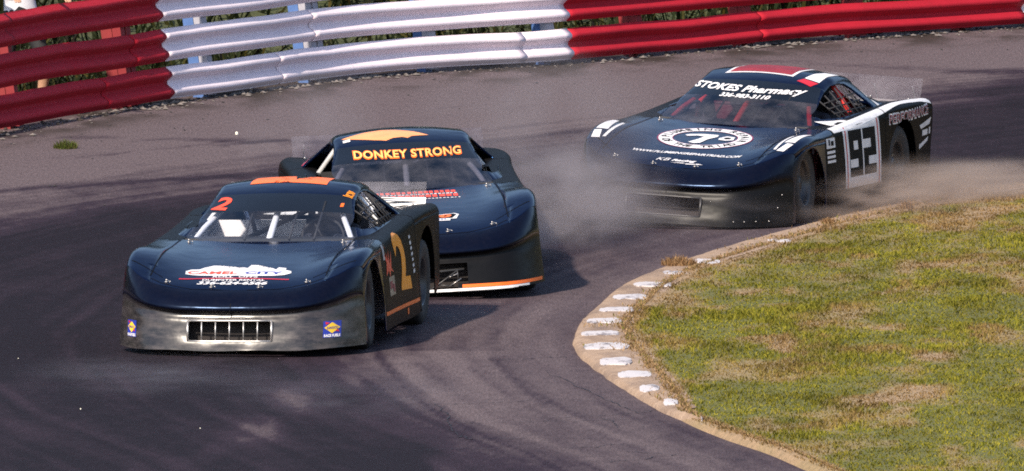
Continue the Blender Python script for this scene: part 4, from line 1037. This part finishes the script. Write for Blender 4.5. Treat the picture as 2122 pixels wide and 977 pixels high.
# --- leading car, number 2
c = CAR2
cloud = [(-.42, .02), (-.41, -.035), (-.30, -.055), (.30, -.055), (.38, -.04), (.43, -.005), (.42, .035), (.37, .06), (.365, .10), (.30, .115), (.29, .07), (.255, .10), (.225, .065), (.16, .085), (.13, .165), (.07, .17), (.055, .10), (.02, .115), (-.01, .08), (-.055, .13), (-.09, .085), (-.16, .10), (-.17, .15), (-.235, .155), (-.25, .09), (-.29, .11), (-.32, .07), (-.385, .06)]
c.decal('hood', poly_bm(cloud), 'top', M['white'], (-.035, .60), scale=(1, 1.5), name='logo', label='white skyline shaped hood logo with red and blue letters')
c.decal('hood', text_bm('CAMEL', .40, .085, bold=.03), 'top', M['redorange'], (-.235, .595), name='lettering', off=.006)
c.decal('hood', text_bm('CITY', .30, .075, bold=.03), 'top', M['blue'], (.175, .595), name='lettering', off=.006)
c.decal('hood', text_bm('ROLL  OFFS', .36, .045, bold=.02), 'top', M['white'], (-.035, .488), name='lettering')
ln = [(-.44 + .88 * i / 16, .425 + .035 * (1 - (2 * i / 16 - 1) ** 2)) for i in range(17)]
c.decal('hood', poly_bm(ln + [(x, y - .020) for x, y in ln[::-1]]), 'top', M['red'], (-.035, 0), name='stripe')
c.decal('hood', text_bm('DUMPSTER RENTAL', .50, .042, bold=.02), 'top', M['white'], (-.035, .405), name='lettering')
c.decal('hood', text_bm('336-624-6566', .56, .065, shear=.2, bold=.03), 'top', M['white'], (-.035, .335), name='lettering')
c.decal('visor', text_bm('2', .16, .088, shear=.3, bold=.03), 'front', M['redorange'], (-.475, 1.045), name='number', keys=('G',))
c.decal('visor', poly_bm(rect(-.012, -.012, .012, .012)), 'front', M['orange'], (.50, 1.035), name='decal', keys=('G',))
c.decal('roof', poly_bm(digit2(.50, .62, .13, .0)), 'top', M['orange'], (.01, 3.02), rot=90, name='number')
c.decal(('pillar', 1), blocks(-.10, .10, 0, .045, 6), 'left', M['amber'], (2.66, 1.105), rot=14, scale=(.7, .6), name='lettering', keys=('G',))
for (x, w) in ((.775, .12), (-.835, .09)):
    c.decal('bumper', poly_bm(rect(-w / 2, -.062, w / 2, .066)), 'front', M['blue'], (x, .205), name='sticker', keys=('N',))
    c.decal('bumper', poly_bm([(-w * .44, .015), (0, -.03), (w * .44, .015), (0, .055)]), 'front', M['yellow'], (x, .205), off=.005, name='sticker_mark', keys=('N',))
    c.decal('bumper', poly_bm([(-w * .40, .060), (-w * .12, .052), (-w * .34, .038)], [(w * .16, -.012), (w * .40, -.020), (w * .30, .002)]), 'front', M['red'], (x, .205), off=.005, name='sticker_mark', keys=('N',))
    c.decal('bumper', text_bm('SUNOCO', w * .62, .020, bold=.02), 'front', M['blue'], (x, .218), off=.007, name='lettering', keys=('N',))
    c.decal('bumper', text_bm('RACE FUELS', w * .9, .022, bold=.05), 'front', M['white'], (x, .158), off=.005, name='lettering', keys=('N',))
c.decal(('door', 1), text_bm('2', .70, .46, shear=-.35, bold=.04), 'left', M['amber'], (2.52, .585), rot=-2, name='number', label='large amber number 2 on the door')
fl = [[(-.17, -.08), (-.10, .02), (-.16, .10), (-.08, .05), (-.07, .11), (-.02, .03), (.05, .12), (.02, .0), (.10, .05), (.16, .10), (.09, -.03), (.17, -.07), (.04, -.05), (0, -.10), (-.05, -.04)]]
c.decal(('door', 1), poly_bm(*fl), 'left', M['redorange'], (1.86, .60), name='logo', scale=(1.15, 1.0))
c.decal(('door', 1), poly_bm(rect(-.15, -.075, .15, .075)), 'left', M['tan'], (1.90, .43), name='sticker')
c.decal(('door', 1), poly_bm(rect(-.12, -.03, .02, .03), rect(.04, -.06, .12, .0)), 'left', M['maroon'], (1.90, .44), off=.006, name='sticker_mark')
c.decal(('door', 1), poly_bm(rect(-.045, -.06, .045, .06)), 'left', M['cage_grey'], (1.66, .71), name='sticker')
c.decal(('door', 1), blocks(-.16, .16, 0, .07, 7, .2, .35), 'left', M['white'], (2.98, .60), rot=-82, name='lettering', scale=(1, 1))
c.decal(('door', 1), poly_bm(rect(1.52, .215, 3.24, .245)), 'left', M['orange'], name='stripe')
c.decal(('door', 1), poly_bm(rect(2.62, .15, 2.68, .20)), 'left', M['orange'], name='decal')
# grille frame and bars
g0, g1 = Car.GRILLE
def gpt(cc, x, z, back=.0):
    q_ = abs(x) / .93; return Vector((x, .10 * q_**2 + .50 * q_**7 + .02 + back, z))
def grille_frame(cc, mat, bars):
    for z in (.125, .285): cc.tubep('grille_frame', [gpt(cc, x, z, (z - .125) * .14) for x in np.linspace(g0, g1, 7)], .008, mat, 6, cc.P['bumper'])
    for x in (g0, g1): cc.tubep('grille_frame', [gpt(cc, x, .125), gpt(cc, x, .285, .022)], .010, mat, 6, cc.P['bumper'])
    for k in range(1, bars + 1):
        x = g0 + (g1 - g0) * k / (bars + 1); cc.tubep('grille_bar', [gpt(cc, x, .12, .004), gpt(cc, x, .29, .026)], .006, mat, 6, cc.P['bumper'])
grille_frame(CAR2, M['alu'], 5)
# seam down the middle of the nose and dents
for cc in (CAR2, CAR92):
    cc.decal('nose', poly_bm(rect(-.003, .31, .003, .42)), 'front', M['ink'], (0, 0), off=.002, name='seam', keys=('N',))
bm = bmesh.new(); add_box(bm, (0, 4.716, .888), (1.60, .010, .115), Matrix.Rotation(rad(-22), 3, 'X')); CAR2.part('spoiler_base', bm, M['spoiler_white'], CAR2.P['spoiler'], False)
for (x0, z0, x1, z1) in [(.30, .925, .62, .935), (.42, .90, .78, .912), (-.6, .91, -.1, .92), (.52, .868, .74, .878), (.1, .875, .36, .882)]:
    bm = bmesh.new(); add_tube(bm, [(x0, 4.700, z0), ((x0 + x1) / 2, 4.702, (z0 + z1) / 2 + .006), (x1, 4.700, z1)], [.002, .007, .002], 6); CAR2.part('scrape', bm, M['rim'], CAR2.P['spoiler'])
add_net(CAR2, M['interior'])

# --- middle car with torn bumper
c = CAR3
c.decal('visor', text_bm('DONKEY STRONG', .90, .066, bold=.045, space=1.08), 'front', M['orange'], (.02, 1.045), name='lettering', keys=('G',))
c.decal('visor', text_bm('DONKEY STRONG', .885, .054, bold=.02, space=1.08), 'front', M['letter_yellow'], (.02, 1.045), name='lettering', off=.006, keys=('G',))
leaf = [(-.36, .16), (-.22, .05), (-.10, -.03), (.0, -.08), (.06, -.03), (.14, -.02), (.18, -.05), (.22, .0), (.36, .03), (.24, .14), (.10, .22), (-.02, .26), (-.16, .24)]
c.decal('roof', poly_bm(leaf), 'top', M['paleorange'], (-.14, 2.64), name='number')
c.decal('roof', poly_bm(rect(-.03, -.03, .03, .03)), 'top', M['white'], (-.46, 2.72), name='decal')
c.decal('hood', blocks(-.36, .36, 1.60, .10, 16, .2, .15), 'top', M['redorange'], (.0, 0), name='lettering')
c.decal('hood', blocks(-.36, .38, 1.44, .11, 13, .2, .15), 'top', M['redorange'], (.0, 0), name='lettering')
c.decal('hood', blocks(-.36, .37, 1.52, .035, 22, .3, .2), 'top', M['white'], (.0, 0), name='lettering')
c.decal('hood', blocks(-.36, .39, 1.33, .030, 24, .3, .3), 'top', M['white'], (.0, 0), name='lettering')
c.decal('hood', poly_bm([(-.13, -.10), (.10, -.11), (.105, -.06), (.155, -.06), (.185, .07), (.15, .11), (.02, .08), (-.06, .12), (-.13, .10)]), 'top', M['white'], (.13, .62), name='logo')
c.decal('hood', poly_bm([(-.12, -.035), (.12, -.045), (.165, .06), (.14, .09), (.02, .06), (-.12, .075)]), 'top', M['ink'], (.13, .62), off=.005, name='logo_field')
c.decal('hood', text_bm('20', .20, .095, shear=.2, bold=.05), 'top', M['orange'], (.15, .635), off=.008, name='lettering')
c.decal('hood', blocks(-.11, .08, 0, .03, 7), 'top', M['blue'], (.13, .545), off=.006, name='lettering')
c.decal('bumper', poly_bm(rect(-.30, .052, .30, .074), rect(.30, .052, .975, .074)), 'front', M['white'], (0, .006), name='stripe', keys=('N',), step=.02)
c.decal('bumper', poly_bm(rect(.275, .083, .965, .110)), 'front', M['orange'], (0, .0), name='stripe', keys=('N',), step=.02)
c.decal(('pillar', -1), poly_bm([(-.12, -.10), (-.06, -.09), (.02, .02), (.08, .06), (.05, .10), (-.03, .05)]), 'right', M['pink'], (3.50, .99), name='decal', keys=('G',))
c.decal(('quarter', -1), poly_bm([(-.3, -.09), (-.1, .01), (-.18, .05), (.05, .05), (.2, .09), (.28, .02), (.1, -.01), (.16, -.06), (-.1, -.03)]), 'right', M['orange'], (4.35, .78), name='decal', keys=('R',))
# torn edges and exposed structure in the broken bumper
for pts, r_ in [([(.02, .02, .085), (.13, .07, .15), (.24, .06, .225)], .006), ([(.24, .06, .225), (.245, .05, .15)], .006), ([(.245, .05, .20), (.16, .10, .165), (.07, .05, .10)], .005), ([(-.3, .10, .20), (.0, .12, .215), (.3, .10, .23)], .012), ([(.16, .06, .09), (.27, .05, .16)], .005), ([(.10, .05, .11), (.21, .07, .10)], .006), ([(-.3, .05, .16), (-.05, .05, .10), (.02, .02, .085)], .006)]:
    CAR3.tubep('torn_strip', pts, r_, M['steel'] if r_ < .0055 else M['rim'], 5, CAR3.P['bumper'])

# --- number 92
c = CAR92
c.decal('visor', text_bm('STOKES Pharmacy', 1.04, .062, shear=.3, bold=.03), 'front', M['white'], (-.055, 1.055), name='lettering', keys=('G',))
c.decal('visor', text_bm('336-983-3110', .46, .030, shear=.3, bold=.03), 'front', M['white'], (-.02, 1.008), name='lettering', keys=('G',))
o_ = (-.015, 1.15)
c.decal('hood', ring_bm(.416, .416, .405, .405), 'top', M['maroon'], o_, name='logo_rim')
c.decal('hood', ring_bm(.404, .404, .285, .285), 'top', M['white'], o_, name='logo_ring', label='white ring logo on the hood with dark lettering')
c.decal('hood', ring_bm(.285, .285, .277, .277), 'top', M['maroon'], o_, name='logo_rim')
c.decal('hood', arc_text('OF THE TRIAD', .345, 205, 335, .075, True), 'top', M['ink'], o_, off=.006, name='lettering')
c.decal('hood', arc_text('PLUMBING REPAIR', .345, 195, -15, .075, False), 'top', M['ink'], o_, off=.006, name='lettering')
c.decal('hood', poly_bm([(-.20, .06), (-.17, .10), (-.06, .14), (.08, .14), (.09, .06), (.04, -.05), (.02, -.20), (-.03, -.23), (-.09, -.20), (-.04, -.06), (-.02, .04), (-.09, .06), (-.17, .02)]), 'top', M['white'], o_, off=.004, name='wrench_mark')
c.decal('hood', poly_bm([(.12, .02), (.16, .12), (.24, .10), (.26, -.02), (.20, -.06), (.13, -.04)]), 'top', M['white'], o_, off=.004, name='nut_mark')
c.decal('hood', poly_bm([(.16, .02), (.18, .06), (.22, .05), (.22, .0), (.18, -.01)]), 'top', M['ink'], o_, off=.007, name='nut_mark')
c.decal('hood', text_bm('WWW.PLUMBINGREPAIRTRIAD.COM', .98, .062, shear=.25, bold=.03), 'top', M['white'], (.02, .555), name='lettering')
c.decal('hood', text_bm('KB', .12, .065, shear=.3, bold=.0), 'top', M['white'], (-.13, .365), name='lettering')
c.decal('hood', text_bm('Racing', .22, .060, shear=.3, bold=.04), 'top', M['white'], (.06, .35), name='lettering')
c.decal('hood', poly_bm([(-.08, .0), (.05, .012), (.04, -.004), (.18, .008), (.22, -.006), (.06, -.018), (.07, -.006)]), 'top', M['white'], (.03, .30), name='flash')
# door panel
c.decal(('door', 1), poly_bm(rect(2.06, .285, 3.07, .845)), 'left', M['white'], name='number_panel', label='white door panel with black figures')
c.decal(('door', 1), poly_bm(rect(2.11, .285, 2.135, .83), rect(3.00, .285, 3.025, .84)), 'left', M['red'], off=.005, name='stripe')
NB = rect(2.20, .375, 2.94, .775)
c.decal(('door', 1), poly_bm(NB), 'left', M['ink'], off=.005, name='number')
wl = [rect(2.555, .375, 2.585, .775), rect(2.32, .605, 2.44, .68), rect(2.20, .455, 2.42, .525), rect(2.585, .605, 2.79, .68), rect(2.72, .46, 2.94, .53)]
c.decal(('door', 1), poly_bm(*wl), 'left', M['white'], off=.008, name='number_cut')
c.decal(('door', 1), poly_bm(rect(.865, 1.82, .93, 3.25)), 'top', M['white'], name='shoulder_stripe', keys=('H',))
c.decal(('quarter', 1), poly_bm([(.865, 3.27), (.93, 3.27), (.925, 4.1), (.895, 4.74), (.80, 4.74), (.85, 4.1)]), 'top', M['white'], name='shoulder_stripe', keys=('H',))
c.decal(('quarter', 1), text_bm('PERFORMANCE', 1.22, .10, bold=.05), 'left', M['white'], (3.96, .815), rot=1.0, name='lettering')
c.decal(('quarter', 1), text_bm('PERFORMANCE', 1.20, .075, bold=.0), 'left', M['maroon'], (3.96, .815), rot=1.0, off=.006, name='lettering')
c.decal(('quarter', 1), poly_bm([(4.25, .70), (4.72, .745), (4.66, .69), (4.30, .665)], rect(4.36, .60, 4.58, .65), [(4.26, .53), (4.62, .58), (4.60, .545), (4.26, .49)], rect(4.64, .60, 4.70, .66)), 'left', M['white'], name='logo')
for s in (1, -1):
    c.decal(('fender', s), poly_bm([(s * .80, .62), (s * .87, .60), (s * .90, .78), (s * .84, .80)], [(s * .80, .84), (s * .90, .82), (s * .90, 1.30), (s * .84, 1.28)], [(s * .76, .66), (s * .785, .65), (s * .785, 1.20), (s * .76, 1.2)]), 'top', M['white'], name='sticker', keys=('H',))
    c.decal(('fender', s), blocks(.86, 1.26, 0, .04, 6), 'top', M['maroon'], (s * .87, 0), rot=90, off=.006, name='lettering', keys=('H',)) if 0 else None
ps = [rect(1.54, .66, 1.80, .745)] + [rect(1.55, z, 1.78, z + .022) for z in (.535, .575, .615)]
c.decal(('door', 1), poly_bm(*ps), 'left', M['white'], name='sticker')
c.decal(('door', 1), poly_bm(rect(1.60, .685, 1.64, .735), rect(1.67, .68, 1.75, .72)), 'left', M['ink'], off=.006, name='sticker_mark')
c.decal('roof', poly_bm([(-.36, 2.70), (.26, 2.70), (.30, 3.25), (-.30, 3.25)]), 'top', M['white'], name='number_panel')
c.decal('roof', poly_bm([(-.325, 2.73), (.235, 2.73), (.27, 3.22), (-.27, 3.22)]), 'top', M['roof_red'], off=.006, name='number_field')
c.decal('roof', poly_bm([(.36, 2.72), (.50, 2.70), (.52, 3.2), (.42, 3.1)]), 'top', M['white'], name='flash')
c.decal('roof', poly_bm([(.32, 2.62), (.46, 2.58), (.50, 2.68), (.36, 2.70)]), 'top', M['red'], name='flash')
c.decal(('pillar', 1), poly_bm(rect(3.42, .98, 3.47, 1.03), [(3.46, .96), (3.53, .94), (3.55, .89), (3.48, .91)]), 'left', M['white'], name='decal', keys=('G',))
grille_frame(CAR92, M['rim'], 0)
for cc in (CAR92,):
    for k, (x, z) in enumerate([(.62, .10), (.70, .103), (.78, .106), (.86, .109), (.90, .22), (.915, .33)]):
        h = cc.hit('front', x, z, ('N',))
        if h: bm = bmesh.new(); bmesh.ops.create_icosphere(bm, subdivisions=1, radius=.008, matrix=Matrix.Translation(h[0])); cc.part('rivet', bm, M['steel'], cc.P['bumper'])
add_net(CAR92, M['interior'])

# ------------------------------------------------------------------ trees added out of view to darken the low sky mirrored in the cars
def wood(name, line, hgt, n, leaf, label):
    P = np.array(line); seg = np.hypot(*np.diff(P, axis=0).T); ac = np.concatenate([[0], np.cumsum(seg)]); t = rng.random(n) * ac[-1]
    x = np.interp(t, ac, P[:, 0]) + rng.normal(0, 2.5, n); y = np.interp(t, ac, P[:, 1]) + rng.normal(0, 2.5, n)
    top = hgt * (.65 + .6 * fbm(t * .12, t * .0 + 3, 3)); z = np.sqrt(rng.random(n)) * top
    d = rng.normal(0, 1, (n, 3)); d /= np.linalg.norm(d, axis=1)[:, None]; e2 = np.cross(d, rng.normal(0, 1, (n, 3))); e2 /= np.linalg.norm(e2, axis=1)[:, None]
    c_ = np.stack([x, y, z], 1); s = (leaf * rng.uniform(.6, 1.4, n))[:, None]
    v = np.stack([c_ - d * s, c_ + e2 * s * .6, c_ + d * s, c_ - e2 * s * .6], 1).reshape(-1, 3); f = np.arange(4 * n).reshape(-1, 4)
    me = mesh_np(name, v, f); o = link(name, me, M['wood'], smooth=False); tag(o, label, 'trees', kind='stuff')
M['wood'] = plain('wood', (.030, .042, .014), .8, var=.5, vscale=.25)
wood('woods', [(-75, 10), (-50, 48), (-10, 62), (40, 70), (85, 60)], 15, 9000, 1.3, 'line of dark trees beyond the bank behind the barrier')
ang = np.linspace(-1.0, 2 * math.pi - 1.0, 40)
wood('far_woods', [(260 * math.cos(a), -40 + 260 * math.sin(a)) for a in ang], 24, 12000, 3.2, 'distant ring of woods round the stadium')

# ------------------------------------------------------------------ tyre smoke and dust
def smoke(name, loc, size, dens, col, label, seed, nscale=2.1, rz=0, thresh=.40, aniso=.2):
    m = bpy.data.materials.new('smoke'); m.use_nodes = True; nt = m.node_tree; nt.nodes.remove(nt.nodes['Principled BSDF'])
    pv = nd(nt, 'ShaderNodeVolumePrincipled'); pv.inputs['Color'].default_value = (*col, 1); pv.inputs['Anisotropy'].default_value = aniso
    tc = nd(nt, 'ShaderNodeTexCoord'); ln = nd(nt, 'ShaderNodeVectorMath', operation='LENGTH'); nt.links.new(tc.outputs['Object'], ln.inputs[0])
    fall = nd(nt, 'ShaderNodeMapRange', interpolation_type='SMOOTHSTEP'); fall.inputs[1].default_value = 1.0; fall.inputs[2].default_value = .15; fall.inputs[3].default_value = 0; fall.inputs[4].default_value = 1; nt.links.new(ln.outputs['Value'], fall.inputs[0])
    mp = nd(nt, 'ShaderNodeMapping'); mp.inputs['Location'].default_value = (seed * 3.1, seed * 1.7, seed * .9); nt.links.new(tc.outputs['Object'], mp.inputs[0])
    n = nd(nt, 'ShaderNodeTexNoise'); n.inputs['Scale'].default_value = nscale; n.inputs['Detail'].default_value = 5; n.inputs['Roughness'].default_value = .55; n.inputs['Distortion'].default_value = .6; nt.links.new(mp.outputs[0], n.inputs[0])
    nr = nd(nt, 'ShaderNodeMapRange'); nr.inputs[1].default_value = thresh; nr.inputs[2].default_value = .66; nr.inputs[3].default_value = .0; nr.inputs[4].default_value = 1; nt.links.new(n.outputs[0], nr.inputs[0])
    a = nd(nt, 'ShaderNodeMath', operation='MULTIPLY'); nt.links.new(fall.outputs[0], a.inputs[0]); nt.links.new(nr.outputs[0], a.inputs[1])
    b = nd(nt, 'ShaderNodeMath', operation='MULTIPLY'); nt.links.new(a.outputs[0], b.inputs[0]); b.inputs[1].default_value = dens
    nt.links.new(b.outputs[0], pv.inputs['Density']); nt.links.new(pv.outputs[0], nt.nodes['Material Output'].inputs['Volume'])
    bm = bmesh.new(); bmesh.ops.create_icosphere(bm, subdivisions=3, radius=1.0)
    o = bm_obj(name, bm, m); o.location = loc; o.scale = size; o.rotation_euler = (0, 0, rad(rz)); tag(o, label, 'smoke', kind='stuff')
GR = (.56, .50, .51); DU = (.62, .51, .45)
g = G(1170, 515); smoke('tyre_smoke', (g.x, g.y, .42), (1.0, 3.4, .54), 1.1, GR, 'grey tyre smoke billowing right of the torn-bumper car', 1, rz=-8)
g = G(1120, 470); smoke('tyre_smoke', (g.x, g.y, .80), (1.4, 4.0, .95), .26, GR, 'thin smoke haze rising behind the torn-bumper car', 2)
g = G(1360, 480); smoke('tyre_smoke', (g.x, g.y, .14), (1.5, 2.2, .26), .35, GR, 'smoke hanging low round the nose of the last car', 3)
g = G(1830, 436); smoke('dust_cloud', (g.x, g.y, .15), (1.35, 2.6, .34), 3.0, DU, 'brown dust thrown up beside the last car', 4, rz=-20)
g = G(2010, 412); smoke('dust_cloud', (g.x, g.y, .10), (1.1, 2.6, .26), 2.4, DU, 'pale dust trailing along the far grass edge', 5, rz=-20)
g = G(640, 380); smoke('tyre_smoke', (g.x, g.y, .5), (.9, 3.0, .7), .22, GR, 'faint smoke left of the torn-bumper car', 6)
g = G(330, 790); smoke('tyre_smoke', (g.x, g.y, .05), (1.5, 2.6, .08), .28, (.62, .6, .66), 'thin wisps of smoke on the track before the leading car', 7, nscale=2.2, thresh=.45)
g = G(720, 830); smoke('tyre_smoke', (g.x, g.y, .05), (1.2, 3.0, .08), .28, (.62, .6, .64), 'thin smoke drifting over the track in the foreground', 8, nscale=2.2, thresh=.45)
